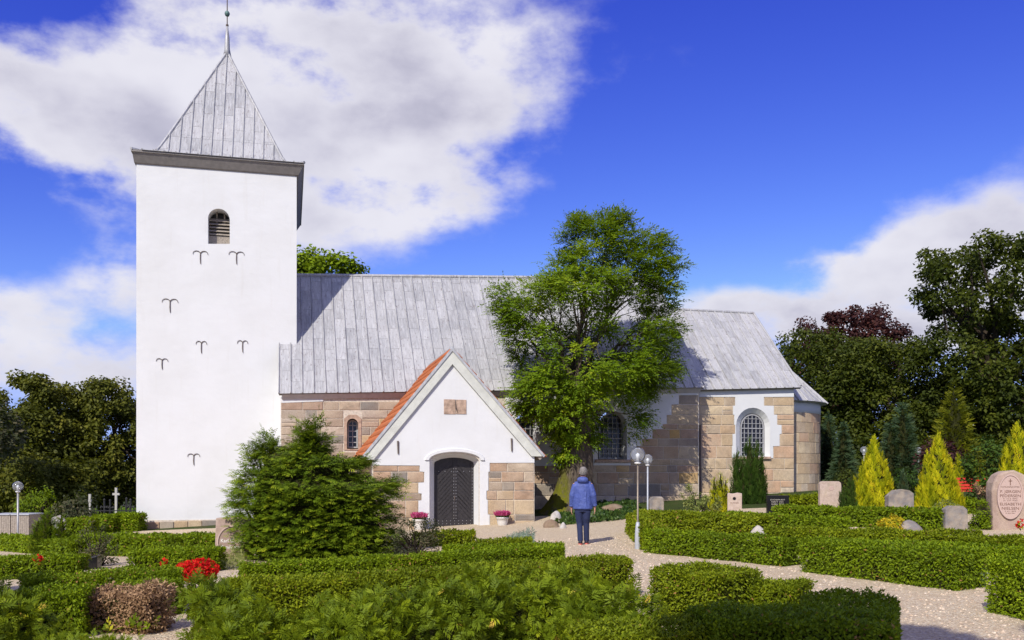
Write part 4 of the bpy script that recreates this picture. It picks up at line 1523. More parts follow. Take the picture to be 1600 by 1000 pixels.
def rounded(x0, y0, x1, y1, wob=0.06, n=18, flat=0.0):
    """lumpy oval outline in photo pixels"""
    o = []
    for k in range(n):
        q = 2 * math.pi * k / n
        r = 1 + random.uniform(-wob, wob)
        yy = math.sin(q)
        o.append(((x0 + x1) / 2 + (x1 - x0) / 2 * math.cos(q) * r, (y0 + y1) / 2 - (y1 - y0) / 2 * (yy if yy > 0 else yy * (1 - flat * 0.2)) * r))
    return o


HEDGE = m_leaf('hedge_leaf', [(0.0, (0.051, 0.084, 0.002)), (0.4, (0.128, 0.194, 0.005)), (0.75, (0.224, 0.311, 0.005)), (0.95, (0.329, 0.414, 0.010)), (0.97, (0.30, 0.17, 0.05)), (1.0, (0.34, 0.18, 0.06))], 0.3, tcol=(0.34, 0.42, 0.01))
HEDGE2 = m_leaf('yellowish_hedge_leaf', [(0.0, (0.062, 0.090, 0.003)), (0.45, (0.157, 0.209, 0.006)), (0.8, (0.260, 0.309, 0.008)), (0.95, (0.368, 0.396, 0.014)), (0.97, (0.30, 0.17, 0.05)), (1.0, (0.34, 0.18, 0.06))], 0.33, tcol=(0.38, 0.42, 0.01))
THUJA = m_leaf('thuja_spray', [(0.0, (0.057, 0.091, 0.004)), (0.5, (0.151, 0.213, 0.007)), (0.85, (0.266, 0.328, 0.010)), (0.97, (0.389, 0.412, 0.018)), (1.0, (0.604, 0.412, 0.070))], 0.3, tcol=(0.38, 0.42, 0.01))
DEAD = m_leaf('dry_brown_leaf', [(0.0, (0.162, 0.098, 0.055)), (0.5, (0.324, 0.197, 0.109)), (1.0, (0.535, 0.362, 0.205))], 0.15, 0.9, 0.1, (0.3, 0.2, 0.1))
FRONT = m_leaf('front_tree_leaf', [(0.0, (0.064, 0.125, 0.007)), (0.5, (0.151, 0.247, 0.009)), (0.85, (0.273, 0.368, 0.014)), (1.0, (0.465, 0.479, 0.022))], 0.42, tcol=(0.32, 0.40, 0.01))
BROAD = m_leaf('broad_leaf', [(0.0, (0.022, 0.032, 0.004)), (0.5, (0.046, 0.064, 0.006)), (1.0, (0.105, 0.120, 0.012))], 0.25, tcol=(0.22, 0.28, 0.01))
OLIVE = m_leaf('olive_leaf', [(0.0, (0.043, 0.053, 0.007)), (0.5, (0.094, 0.106, 0.011)), (1.0, (0.200, 0.188, 0.022))], 0.25, tcol=(0.26, 0.28, 0.01))
COPPER = m_leaf('copper_beech_leaf', [(0.0, (0.020, 0.008, 0.008)), (0.5, (0.050, 0.018, 0.016)), (1.0, (0.10, 0.035, 0.026))], 0.2, tcol=(0.25, 0.04, 0.03))
GOLD = m_leaf('golden_thuja_leaf', [(0.0, (0.146, 0.196, 0.005)), (0.35, (0.370, 0.403, 0.008)), (0.7, (0.605, 0.571, 0.012)), (0.93, (0.806, 0.694, 0.020)), (1.0, (0.694, 0.448, 0.030))], 0.28, tcol=(0.55, 0.55, 0.01))
BLUEGREEN = m_leaf('blue_green_needle', [(0.0, (0.020, 0.043, 0.021)), (0.5, (0.048, 0.085, 0.039)), (1.0, (0.119, 0.163, 0.078))], 0.15)
DEEPGREEN = m_leaf('deep_green_needle', [(0.0, (0.018, 0.043, 0.006)), (0.5, (0.041, 0.084, 0.010)), (1.0, (0.092, 0.150, 0.018))], 0.2, tcol=(0.2, 0.3, 0.01))
YEW = m_leaf('false_cypress_spray', [(0.0, (0.041, 0.077, 0.005)), (0.45, (0.104, 0.169, 0.007)), (0.8, (0.221, 0.300, 0.011)), (1.0, (0.382, 0.413, 0.016))], 0.22, tcol=(0.30, 0.36, 0.01))
OLIVECON = m_leaf('olive_conifer_spray', [(0.0, (0.056, 0.073, 0.005)), (0.5, (0.144, 0.160, 0.008)), (1.0, (0.275, 0.269, 0.014))], 0.25, tcol=(0.35, 0.36, 0.01))
VARIEG = m_leaf('variegated_leaf', [(0.0, (0.10, 0.14, 0.03)), (0.5, (0.26, 0.28, 0.08)), (1.0, (0.48, 0.46, 0.20))], 0.3)
YELLOW = m_leaf('yellow_leaf', [(0.0, (0.30, 0.26, 0.01)), (0.5, (0.55, 0.43, 0.015)), (1.0, (0.72, 0.58, 0.04))], 0.3, tcol=(.6, .5, .02))
GREYGREEN = m_leaf('grey_green_leaf', [(0.0, (0.12, 0.17, 0.13)), (0.5, (0.24, 0.31, 0.25)), (1.0, (0.40, 0.46, 0.40))], 0.2)
ROSE = m_leaf('dull_rose_leaf', [(0.0, (0.022, 0.035, 0.014)), (0.5, (0.060, 0.065, 0.030)), (1.0, (0.16, 0.12, 0.07))], 0.2)
REDBLOOM = m_leaf('red_petal', [(0.0, (0.36, 0.004, 0.006)), (0.5, (0.62, 0.009, 0.010)), (1.0, (0.78, 0.03, 0.02))], 0.25, tcol=(.8, .02, .01))
PINKBLOOM = m_leaf('heather_pink', [(0.0, (0.30, 0.025, 0.10)), (0.6, (0.52, 0.06, 0.20)), (1.0, (0.62, 0.16, 0.32))], 0.2, tcol=(.6, .06, .2))
IVY = m_leaf('ivy_leaf', [(0.0, (0.016, 0.040, 0.010)), (0.5, (0.04, 0.085, 0.018)), (1.0, (0.09, 0.14, 0.03))], 0.2, 0.4)
GRASS = m_leaf('grass_blade', [(0.0, (0.06, 0.12, 0.012)), (0.6, (0.13, 0.22, 0.02)), (1.0, (0.22, 0.30, 0.04))], 0.35)
DARKBARK = m_bark('dark_bark', (0.022, 0.017, 0.012), (0.075, 0.058, 0.042))
OLDBARK = m_bark('mossy_old_bark', (0.035, 0.026, 0.019), (0.18, 0.145, 0.11), (0.20, 0.19, 0.012))


# ------------------------------------------------------------------ the tree before the nave
def front_tree():
    Y = 30.1
    base = Vector(((899 - CX) / F * Y, Y, 0)); base.z = float(g(base.x, Y))
    t = empty('churchyard_tree', base, 0, 'tall feathery green tree with thick mossy trunk in front of the nave', 'tree')
    poly = [(920, 326), (950, 336), (978, 340), (1000, 368), (1016, 366), (1040, 388), (1064, 404), (1056, 425), (1042, 440), (1056, 470), (1050, 500), (1058, 530), (1048, 560), (1060, 588), (1040, 600), (1020, 596),
            (1000, 632), (1006, 668), (990, 676), (966, 650), (935, 668), (925, 712), (905, 700), (885, 726), (870, 690), (838, 646), (808, 634), (808, 600), (818, 570), (795, 520), (780, 482), (784, 452), (804, 458), (832, 434), (852, 418), (872, 388), (886, 360)]
    C = crown_points(poly, Y, 2.5, 540, 0.55)
    # keep the crown airy: thin the middle band where the roof shows through
    px = CX + C[:, 0] / C[:, 1] * F; py = HY - (C[:, 2] - EYE) / C[:, 1] * F
    hole = (np.abs(px - 925) < 75) & (np.abs(py - 520) < 55)
    hole |= (np.abs(px - 850) < 30) & (np.abs(py - 530) < 40)
    C = C[~((np.abs(px - 962) < 30) & (py > 628))]; hole = hole[~((np.abs(px - 962) < 30) & (py > 628))]
    C = C[~hole | (RNG.uniform(0, 1, len(C)) < 0.35)]
    ny = C[:, 1] + 0.33 * (C[:, 0] - base.x)
    C = np.stack([C[:, 0] * ny / C[:, 1], ny, EYE + (C[:, 2] - EYE) * ny / C[:, 1]], 1)
    vv = (C[:, 0] - O2.x) * V2.x + (C[:, 1] - O2.y) * V2.y
    C = C[~((vv > -0.75) & (C[:, 2] < 4.6 + 1.17 * np.maximum(vv, 0) + 0.5))]
    per = 50
    n = len(C) * per
    idx = np.repeat(np.arange(len(C)), per)
    d = rvec(n)
    P = C[idx] + d * (np.where(RNG.uniform(0, 1, n) < .08, .72, .38) * RNG.uniform(0, 1, n) ** 0.5)[:, None] * np.array([1, 1, 0.42])
    cen = np.array([base.x, Y, 6.0])
    out_ = unit((P - cen) * np.array([1, 1, 0.3]))
    D = unit(out_ * 0.6 + d * 0.6 + rvec(n) * 0.4 + np.array([0, 0, 0.12]))
    Lr = RNG.uniform(0.20, 0.36, n)
    S = unit(np.cross(D, unit(np.array([0, 0, 1.0]) + 0.35 * rvec(n))))
    at0 = np.clip(0.45 + 0.2 * lumps(P, 1.4) + RNG.uniform(-.22, .22, len(C))[idx] + RNG.uniform(-.2, .2, n), 0, 1)
    qs, at_ = [], []
    K = 7
    for j in range(K):
        f = (j // 2 + 1) / ((K + 1) // 2)
        if j == K - 1: sg, ang = 0, 0.0
        else: sg, ang = (1 if j % 2 else -1), 1.05
        pos = P + D * (Lr * f)[:, None] - np.array([0, 0, 1.0]) * (Lr * 0.22 * f * f)[:, None]
        dd = unit(D * math.cos(ang) + S * sg * math.sin(ang) - np.array([0, 0, 0.12 + 0.1 * f]) + 0.15 * rvec(n))
        ll = RNG.uniform(0.085, 0.13, n)
        nrm_ = unit(np.array([0, -.25, 1.0]) + out_ * .5 + .5 * rvec(n)); qs.append(leaf_quads(pos, dd, ll, ll * 0.45, 0.1, side=unit(np.cross(nrm_, dd)))); at_.append(np.clip(at0 + RNG.uniform(-.1, .1, n), 0, 1))
    quads_mesh('crown', shift(np.concatenate(qs), base), FRONT, t, np.concatenate(at_))
    # fluted trunk with root flare
    mb = MB(); N = 44; rings = []
    prof = ((-0.3, 0.90, -.10), (0.0, 0.78, -.08), (0.35, 0.66, -.06), (0.8, 0.57, -.03), (1.3, 0.52, .0), (2.0, 0.48, .02), (2.9, 0.43, .02), (3.6, 0.38, .05), (4.3, 0.31, .08))
    for i in range(41):
        z = -0.3 + 4.6 * i / 40
        r = float(np.interp(z, [q[0] for q in prof], [q[1] for q in prof])); dx = float(np.interp(z, [q[0] for q in prof], [q[2] for q in prof]))
        ring = []
        for k in range(N):
            q = 2 * math.pi * k / N
            rr = r * (1 + 0.10 * math.sin(3 * q + .8 * z) + 0.06 * math.sin(7 * q + 1.3 * z) + 0.035 * math.sin(15 * q - 2.1 * z + math.sin(3 * z)) + random.uniform(-.018, .018) + 0.38 * max(0, math.cos(q - math.pi * 1.08)) ** 3 * max(0, 1.2 - z))
            ring.append((dx + rr * math.cos(q), rr * math.sin(q), z))
        rings.append(ring)
    mb.rings(rings)
    top = Vector((0.08, 0, 4.2))
    tops = [(0.3, 0.1, 8.2), (-0.9, -.4, 6.8), (1.3, .3, 7.2), (-1.5, .6, 5.8), (1.9, -.4, 6.0), (0.3, -1.3, 6.3), (0.2, 1.4, 6.5)]
    for e in tops:
        limbs(mb, top - Vector((0, 0, random.uniform(0, 1.0))), [e], 0.12, 0.15)
    sel = C[RNG.permutation(len(C))[:110]] - np.array(base)
    for e in sel:
        s = min(tops, key=lambda q: (Vector(q) - Vector(e)).length)
        f = random.uniform(0.35, 0.9)
        limbs(mb, top.lerp(Vector(s), f), [tuple(e)], 0.024, 0.2)
    for e in ((-1.5, -.8, 3.2), (-.6, -1.5, 2.9), (1.1, -1.0, 3.1), (1.9, 0.3, 3.3)):
        limbs(mb, (0, 0, 3.2), [e], 0.06, 0.3)
    mb.build('trunk', OLDBARK, t, True)


front_tree()

# ------------------------------------------------------------------ background trees
broadleaf('background_tree', 'dark olive tree with a pointed top, leftmost behind the churchyard', 'tree',
          [(-40, 655), (-12, 640), (8, 612), (24, 616), (35, 574), (44, 590), (62, 602), (80, 592), (100, 590), (112, 612), (118, 660), (122, 720), (115, 780), (-40, 795)], 47, 3.2, 260, 0.6, 150, 0.20, 0.13, OLIVE, DARKBARK, 45, 'trees around the churchyard', 0.3)
broadleaf('background_tree', 'dark olive tree beside the left edge of the white tower', 'tree',
          [(108, 650), (116, 616), (130, 596), (148, 590), (164, 606), (180, 596), (198, 606), (208, 630), (230, 655), (240, 720), (235, 780), (110, 790), (102, 710)], 49, 3.0, 250, 0.6, 150, 0.20, 0.13, OLIVE, DARKBARK, 165, 'trees around the churchyard', 0.3)
broadleaf('background_tree', 'sunlit green treetop showing above the nave ridge beside the tower', 'tree',
          [(440, 470), (452, 430), (468, 407), (495, 403), (520, 404), (545, 402), (560, 414), (573, 430), (580, 470), (570, 520), (440, 520)], 56, 3.0, 60, 0.8, 190, 0.26, 0.19, HEDGE, DARKBARK, 505, 'trees around the churchyard', 0.3)
broadleaf('background_tree', 'huge dark green tree towering at the right edge', 'tree',
          [(1450, 392), (1475, 380), (1500, 384), (1525, 372), (1548, 374), (1562, 395), (1578, 380), (1600, 368), (1640, 380), (1680, 450), (1690, 600), (1670, 720), (1450, 730), (1440, 650), (1432, 600), (1440, 540), (1470, 520), (1480, 500), (1450, 465), (1445, 445), (1462, 430), (1452, 410)], 44, 4.2, 420, 0.62, 130, 0.19, 0.13, BROAD, DARKBARK, 1560, 'trees around the churchyard', 0.45)
broadleaf('copper_beech', 'reddish purple copper beech rising behind the green trees', 'tree',
          [(1240, 535), (1252, 508), (1285, 494), (1310, 482), (1338, 476), (1366, 484), (1394, 504), (1408, 526), (1400, 580), (1380, 640), (1260, 640), (1236, 580)], 58, 3.0, 120, 0.75, 170, 0.22, 0.15, COPPER, DARKBARK, 1330, 'trees around the churchyard', 0.35)
broadleaf('background_tree', 'dark green tree just right of the chancel roof', 'tree',
          [(1212, 560), (1225, 530), (1250, 520), (1280, 522), (1310, 530), (1335, 545), (1345, 600), (1345, 680), (1340, 750), (1225, 755), (1212, 640)], 50, 3.2, 170, 0.75, 190, 0.18, 0.125, BROAD, DARKBARK, 1275, 'trees around the churchyard', 0.35)
broadleaf('background_tree', 'dark green tree in front of the copper beech', 'tree',
          [(1325, 570), (1340, 545), (1365, 532), (1395, 535), (1420, 545), (1445, 535), (1470, 560), (1480, 640), (1480, 730), (1330, 745), (1325, 650)], 48, 3.2, 190, 0.75, 190, 0.18, 0.125, BROAD, DARKBARK, 1400, 'trees around the churchyard', 0.35)
broadleaf('background_tree', 'shaded tree low behind the right hand conifers', 'tree',
          [(1480, 600), (1540, 590), (1600, 600), (1660, 620), (1680, 760), (1480, 760), (1475, 680)], 45, 2.5, 190, 0.7, 110, 0.22, 0.16, BROAD, DARKBARK, 1600, 'trees around the churchyard', 0.3)


def under(label, x0, y0, x1, y1, Y, depth, mat, n=3500, L=0.22, **kw):
    return shrub('background_shrub', label, 'shrub', rounded(x0, y0, x1, y1, 0.1), Y, depth, n, L, 0.6, mat, group='shrubs under the background trees', nclump=70, rc=0.45, core=False, **kw)


under('dark shrub in the shade under the leftmost trees', -30, 700, 100, 815, 43, 1.5, OLIVE)
under('dark shrub in the shade left of the tower foot', 60, 715, 150, 800, 44, 1.5, OLIVE)
under('dark undergrowth behind the iron grave fence', 120, 710, 235, 782, 52, 1.5, OLIVE)
under('dark undergrowth right of the round apse', 1275, 690, 1380, 765, 44, 1.5, BROAD)
under('dark undergrowth behind the blue green conifer', 1360, 690, 1470, 765, 43, 1.5, BROAD)
under('dark undergrowth behind the red bench', 1450, 690, 1560, 770, 42, 1.5, BROAD)
under('dark undergrowth at the right edge behind the golden conifer', 1540, 690, 1660, 775, 40, 1.5, BROAD)
under('brownish red shrub at the left edge below the tall trees', -25, 635, 26, 720, 40, 1.0, ROSE, 1500)

# ------------------------------------------------------------------ conifers and shrubs
def spreading_conifer():
    Y = 18.6
    body = [(487, 668), (500, 684), (508, 706), (530, 714), (552, 716), (562, 742), (590, 754), (608, 752), (608, 790), (612, 820), (624, 850), (614, 862), (500, 868), (392, 866), (380, 840), (376, 810), (380, 780), (378, 762), (392, 738), (398, 720), (412, 700), (424, 704), (437, 716), (455, 710), (466, 694), (476, 676)]
    peaks = [[(487, 648), (497, 672), (508, 702), (468, 706), (476, 676)], [(414, 678), (423, 692), (432, 714), (398, 720), (404, 698)], [(610, 744), (620, 750), (612, 775), (595, 765)], [(366, 756), (388, 752), (386, 790), (372, 785)], [(376, 812), (392, 806), (392, 850), (380, 845)], [(556, 706), (568, 720), (545, 732)], [(440, 700), (462, 696), (455, 716)]]
    X = (500 - CX) / F * Y
    base = Vector((X, Y, float(g(X, Y))))
    t = empty('spreading_conifer', base, 0, 'big dark green spreading conifer before the tower and porch', 'conifer')
    C = [crown_points(body, Y, 1.6, 950, 0.22)] + [crown_points(q, Y, 0.45, n_, 0.6) for q, n_ in zip(peaks, (44, 34, 14, 16, 12, 12, 10))]
    # axes: every pad points away from the stem it grows on
    C = np.concatenate(C)
    stemx = np.where(C[:, 0] < (452 - CX) / F * Y, (418 - CX) / F * Y, (492 - CX) / F * Y)
    stem = np.stack([stemx, np.full(len(C), Y), C[:, 2] - 0.25], 1)
    outd = unit((C - stem) * np.array([1, 1, 0.3]))
    per = 26
    idx = np.repeat(np.arange(len(C)), per); n = len(idx)
    od = outd[idx]
    sd = unit(np.cross(od, np.array([0, 0, 1.0]) + 0 * od))
    a = RNG.normal(0, 0.13, n); b = RNG.normal(0, 0.11, n); c = RNG.normal(0, 0.028, n)
    P = C[idx] + od * a[:, None] + sd * b[:, None] + np.array([0, 0, 1.0]) * (c - 0.35 * np.abs(b) - 0.10 * a)[:, None]
    D = unit(od * 1.0 + sd * (b * 4.5)[:, None] + np.array([0, 0, -0.12]) + rvec(n) * 0.35)
    K = 6
    co = fan_quads(P, D, K, 0.14 * RNG.uniform(.65, 1.35, n), 0.26, 0.95, up=unit(od * .5 + np.array([0, 0, .9])))
    pad = RNG.uniform(-.16, .16, len(C))[idx]
    at0 = np.clip(0.40 + pad + 0.9 * a + RNG.uniform(-.2, .2, n), 0, 1)
    quads_mesh('foliage', shift(co, base), YEW, t, np.concatenate([np.clip(at0 + .25 * (j / (K - 1) - .4), 0, 1) for j in range(K)]))
    mb = MB()
    for e in C[::3]:
        s_ = Vector(((418 if e[0] < (452 - CX) / F * Y else 492), 0, 0)); s_ = Vector(((s_.x - CX) / F * Y, Y, max(base.z, e[2] - .9)))
        mb.tube([s_ - base, Vector(e) - base], [.022, .006], 5, cap=False)
    for xx, hh in ((418, 2.0), (492, 2.4)):
        q = Vector(((xx - CX) / F * Y, Y, 0))
        mb.tube([(q.x - base.x, 0, 0), (q.x - base.x, 0, hh)], [.08, .02], 8)
    mb.build('stems', DARKBARK, t)
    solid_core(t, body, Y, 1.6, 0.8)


spreading_conifer()
shrub('low_shrub', 'dull green low rose shrub right of the big spreading conifer', 'shrub', [(610, 815), (640, 812), (668, 808), (690, 830), (700, 858), (640, 866), (600, 860)], 17.6, 0.5, 2200, 0.045, 0.6, ROSE, nclump=60, rc=0.1)
conifer('green_conifer', 'dark green upright conifer with several spires under the chancel window', 'conifer', [(1151, 697, 790, 12), (1171, 676, 790, 16), (1182, 684, 790, 14), (1191, 704, 790, 9), (1160, 710, 790, 14)], 30.6, 2600, 0.22, 0.22, DEEPGREEN, up=1.2, outward=0.45, power=0.45)
conifer('golden_conifer', 'small golden column conifer left of the green one under the chancel window', 'conifer', [(1116, 742, 800, 9), (1126, 734, 800, 10), (1134, 745, 800, 7)], 27.5, 900, 0.15, 0.25, GOLD, up=1.1, power=0.4)
shrub('variegated_shrub', 'pale variegated shrub against the foot of the nave', 'shrub', [(1066, 775), (1075, 752), (1085, 760), (1090, 772), (1108, 768), (1122, 780), (1135, 800), (1090, 815), (1062, 808)], 25.6, 0.4, 1500, 0.075, 0.5, VARIEG, nclump=50, rc=0.1)
conifer('golden_conifer', 'bright golden cone shaped conifer before the left far lamp', 'conifer', [(1366, 679, 800, 38), (1350, 716, 800, 18), (1384, 718, 800, 18)], 26.5, 5200, 0.176, 0.26, GOLD, group='golden conifers on the right', up=1.0, outward=0.35)
conifer('golden_conifer', 'bright golden cone shaped conifer in front of the olive one', 'conifer', [(1466, 674, 806, 38), (1448, 702, 806, 18), (1486, 716, 806, 20)], 24.5, 5200, 0.160, 0.26, GOLD, group='golden conifers on the right', up=1.0, outward=0.35)
conifer('golden_conifer', 'bright golden conifer behind the big oval gravestone at the right edge', 'conifer', [(1590, 656, 812, 44), (1572, 690, 812, 18), (1612, 668, 812, 34)], 23.5, 6000, 0.160, 0.26, GOLD, group='golden conifers on the right', up=1.0, outward=0.35)
conifer('olive_conifer', 'tall olive green conifer rising behind the golden ones', 'conifer', [(1490, 594, 760, 44)], 38, 2400, 0.34, 0.24, OLIVECON, up=0.35, outward=0.9, power=0.75, lump=.25)
conifer('blue_green_conifer', 'broad dark blue green conifer between the two far lamps', 'conifer', [(1410, 624, 775, 30), (1392, 650, 775, 22)], 36, 2400, 0.32, 0.22, BLUEGREEN, up=0.3, outward=0.9, power=0.6, lump=.22)
conifer('spruce', 'small dark spruce right of the round apse', 'conifer', [(1318, 655, 780, 24)], 37, 1300, 0.30, 0.22, BLUEGREEN, up=0.1, outward=1.0, power=0.8, group='spruces beside the apse')
conifer('spruce', 'dark spruce closest to the round apse', 'conifer', [(1294, 640, 780, 24)], 39, 1300, 0.32, 0.22, BLUEGREEN, up=0.1, outward=1.0, power=0.6, group='spruces beside the apse')
conifer('golden_conifer', 'thin small golden column before the dark trees at the right', 'conifer', [(1498, 703, 765, 8)], 31, 420, 0.16, 0.25, GOLD, power=0.4)
conifer('blue_green_conifer', 'small blue green pointed conifer between the golden cones', 'conifer', [(1411, 733, 790, 11)], 27.5, 500, 0.14, 0.25, BLUEGREEN, power=0.6)
conifer('juniper', 'small dark juniper right of the pale pink rounded headstone', 'conifer', [(1330, 738, 800, 11), (1318, 758, 800, 10)], 25.0, 900, 0.13, 0.25, DEEPGREEN, power=0.5)
shrub('copper_shrub', 'rusty brown shrub behind the golden cones', 'shrub', rounded(1436, 690, 1500, 745), 33, 0.7, 1500, 0.14, 0.6, COPPER, nclump=50, rc=0.25)
shrub('round_shrub', 'dark round evergreen shrub left of the big oval gravestone', 'shrub', rounded(1512, 682, 1570, 790), 25, 0.6, 2600, 0.10, 0.6, DEEPGREEN, nclump=70, rc=0.18)
shrub('low_shrub', 'low green shrub left of the leftmost golden cone', 'shrub', rounded(1300, 735, 1340, 780), 29, 0.4, 900, 0.09, 0.6, BROAD, nclump=40, rc=0.15)
shrub('low_shrub', 'rounded green shrub between the two golden cones', 'shrub', rounded(1392, 728, 1440, 780), 29.5, 0.5, 1200, 0.09, 0.6, DEEPGREEN, nclump=40, rc=0.15)
shrub('boxwood_shrub', 'clipped dark green box shrub right of the small grey headstone', 'shrub', rounded(1514, 780, 1550, 845, 0.03), 19.4, 0.28, 1900, 0.05, 0.65, HEDGE, nclump=60, rc=0.09)
shrub('variegated_shrub', 'yellow variegated shrub left of the small grey headstone', 'shrub', rounded(1458, 777, 1494, 845), 19.9, 0.28, 1600, 0.05, 0.65, VARIEG, nclump=50, rc=0.1)
shrub('small_maple', 'small reddish shrub with pale stems left of the big gravestone', 'shrub', [(1520, 750), (1535, 757), (1550, 748), (1548, 765), (1538, 778), (1528, 772), (1520, 765)], 20.5, 0.15, 260, 0.05, 0.6, DEAD, nclump=25, rc=0.06)
shrub('yellow_plant', 'bright yellow low plant beside the flat grey boulder', 'plant', [(1374, 820), (1380, 808), (1392, 804), (1405, 808), (1412, 820), (1404, 835), (1378, 835)], 18.6, 0.2, 700, 0.075, 0.35, YELLOW, nclump=25, rc=0.06, core=False)
conifer('dwarf_conifer', 'dark bushy dwarf conifer before the timber bins at the left', 'conifer', [(75, 793, 862, 20), (96, 800, 862, 14), (60, 808, 862, 16)], 22, 1500, 0.16, 0.24, YEW, up=0.7, outward=0.7, power=0.5)
shrub('low_shrub', 'sunlit green shrub behind the left lamp', 'shrub', rounded(32, 765, 85, 820), 31, 0.7, 1300, 0.11, 0.6, HEDGE, nclump=40, rc=0.2)
shrub('low_shrub', 'greyish shrub below the dark trees left of the tower', 'shrub', rounded(92, 770, 148, 826), 30, 0.7, 1200, 0.11, 0.6, ROSE, nclump=40, rc=0.2)
shrub('rose_bush', 'thin greyish rose bush in the left grave plot', 'shrub', [(122, 850), (130, 822), (150, 815), (170, 825), (182, 845), (180, 880), (130, 885)], 17.5, 0.35, 1200, 0.05, 0.55, ROSE, nclump=45, rc=0.1)

# ------------------------------------------------------------------ hedges
def top(x, y, h): return gp(x, y, h)
def foot(x, y): return gp(x, y, 0.0)
def hpx(label, p, q, h, w, mat=None, at_foot=False, **kw):
    a = foot(*p) if at_foot else top(*p, h); b = foot(*q) if at_foot else top(*q, h)
    return hedge(label, a, b, w, h, mat or HEDGE, **kw)

# right hand plots
hpx('clipped hedge edging the gravel path right of the near lamp', (1004, 866), (1223, 889), 0.46, 0.5, HEDGE, True)
a = foot(979, 834); b = foot(1002, 862)
hedge('clipped hedge end facing the woman, running back from the near lamp', b, a, 0.5, 0.50, HEDGE2, side=-1)
hpx('clipped hedge behind the near lamp below the small lamp', (990, 797), (1180, 806), 0.5, 0.5, HEDGE2)
hpx('clipped hedge in front of the black gravestone', (1130, 800), (1300, 812), 0.42, 0.5, HEDGE)
hpx('long clipped hedge before the pale pink headstone', (1205, 790), (1475, 797), 0.5, 0.55, HEDGE)
hpx('short clipped hedge against the apse', (1228, 776), (1288, 773), 0.5, 0.6, HEDGE2)
hpx('big clipped hedge block at the bend of the gravel path', (1250, 897), (1494, 928), 0.52, 0.7, HEDGE, True)
hpx('clipped hedge behind the big hedge block, before the grey boulder', (1195, 825), (1530, 833), 0.5, 0.5, HEDGE2)
hpx('clipped hedge running right below the oval gravestone', (1500, 838), (1660, 842), 0.5, 0.6, HEDGE2)
hpx('clipped hedge corner at the right edge beside the gravel', (1542, 872), (1680, 892), 0.62, 0.8, HEDGE)
hpx('clipped hedge filling the plot behind the big hedge block', (1330, 846), (1600, 855), 0.42, 0.6, HEDGE)
hpx('clipped hedge far right behind the golden cones', (1380, 778), (1650, 782), 0.45, 0.6, HEDGE)
hpx('far clipped hedge beyond the golden cones', (1290, 748), (1600, 752), 0.6, 0.8, HEDGE, name='far_hedge', leafscale=1.4)
# left hand plots
hpx('clipped hedge along the foot of the white tower', (112, 837), (337, 836), 0.5, 0.6, HEDGE)
hpx('clipped hedge left of the oval headstone beside the conifer', (200, 858), (338, 855), 0.45, 0.5, HEDGE)
hpx('clipped hedge behind the red begonias', (38, 905), (288, 890), 0.5, 0.55, HEDGE)
hpx('clipped hedge at the left bottom with a dry brown end', (16, 925), (130, 921), 0.5, 0.5, HEDGE)
hpx('dry brown dead stretch of hedge at the lower left', (118, 922), (230, 924), 0.46, 0.5, DEAD, name='dead_hedge', rough=0.05)
hpx('green hedge end beside the dry brown stretch', (215, 915), (288, 905), 0.42, 0.4, HEDGE)
hpx('clipped hedge below the big spreading conifer', (380, 880), (884, 852), 0.5, 0.5, HEDGE)
hpx('long clipped hedge ending at the gravel path', (362, 912), (992, 872), 0.52, 0.6, HEDGE2)
hpx('low clipped hedge before the church door', (645, 833), (742, 829), 0.35, 0.45, HEDGE2)
hpx('small clipped hedge block by the right flower pot', (748, 845), (832, 842), 0.38, 0.45, HEDGE2)
hpx('low hedge between the door and the gravel path', (690, 853), (880, 850), 0.35, 0.4, HEDGE)
hpx('clipped hedge left of the tower beside the lawn', (140, 806), (172, 806), 0.6, 0.5, HEDGE)
hpx('clipped hedge square near the corner of the tower', (178, 804), (215, 803), 0.6, 0.5, HEDGE)
hpx('dark clipped hedge in the shade at the left', (100, 812), (140, 811), 0.6, 0.5, HEDGE)
hpx('low rough hedge at the far left below the bins', (-20, 838), (110, 846), 0.4, 0.5, HEDGE)
hpx('rough plot hedge left of the rose bush', (-30, 872), (122, 868), 0.4, 0.5, HEDGE)
# foreground
hpx('clipped hedge block left of the path fork in the foreground', (1017, 884), (1106, 896), 0.60, 0.75, HEDGE2)
hpx('clipped hedge block beside the path fork, further right', (1140, 908), (1244, 915), 0.46, 0.6, HEDGE2)
a = top(1404, 932, .55); b = a * (6.1 / a.y)
hedge('shaded hedge end jutting into the gravel at the lower right', b, a, 0.75, 0.55, HEDGE)
a = top(1120, 966, .55); b = top(1345, 960, .55)
hedge('shaded foreground hedge at the lower right', a, b, 0.7, 0.55, HEDGE)
hpx('foreground hedge strip at the bottom middle', (940, 992), (1135, 980), 0.45, 0.6, HEDGE2)


def wild(label, x0, y0, x1, y1, h, w, mat=None, **kw):
    return hpx(label, (x0, y0), (x1, y1), h, w, mat or THUJA, style='fan', rough=0.10, top_amp=0.09, k=3.6, name='thuja_row', group='unclipped thuja plants in the foreground', cat='thuja', **kw)


wild('loose feathery thuja bush at the lower left beside the gravel patch', 308, 932, 368, 928, 0.5, 0.6)
wild('loose feathery thuja growth along the bottom edge, left of centre', 330, 988, 600, 978, 0.42, 0.7)
wild('loose feathery thuja growth in the middle foreground', 500, 968, 780, 955, 0.45, 0.7)
wild('tall feathery thuja growth right of the middle foreground', 700, 938, 950, 926, 0.5, 0.7)
wild('loose feathery thuja before the path fork', 890, 950, 1005, 950, 0.5, 0.5)
wild('sparse thuja sprays at the bottom left corner', 70, 1008, 180, 1012, 0.2, 0.3, leafscale=0.7)
wild('dark thuja bush at the left bottom edge', -190, 900, -60, 935, 0.6, 0.6)
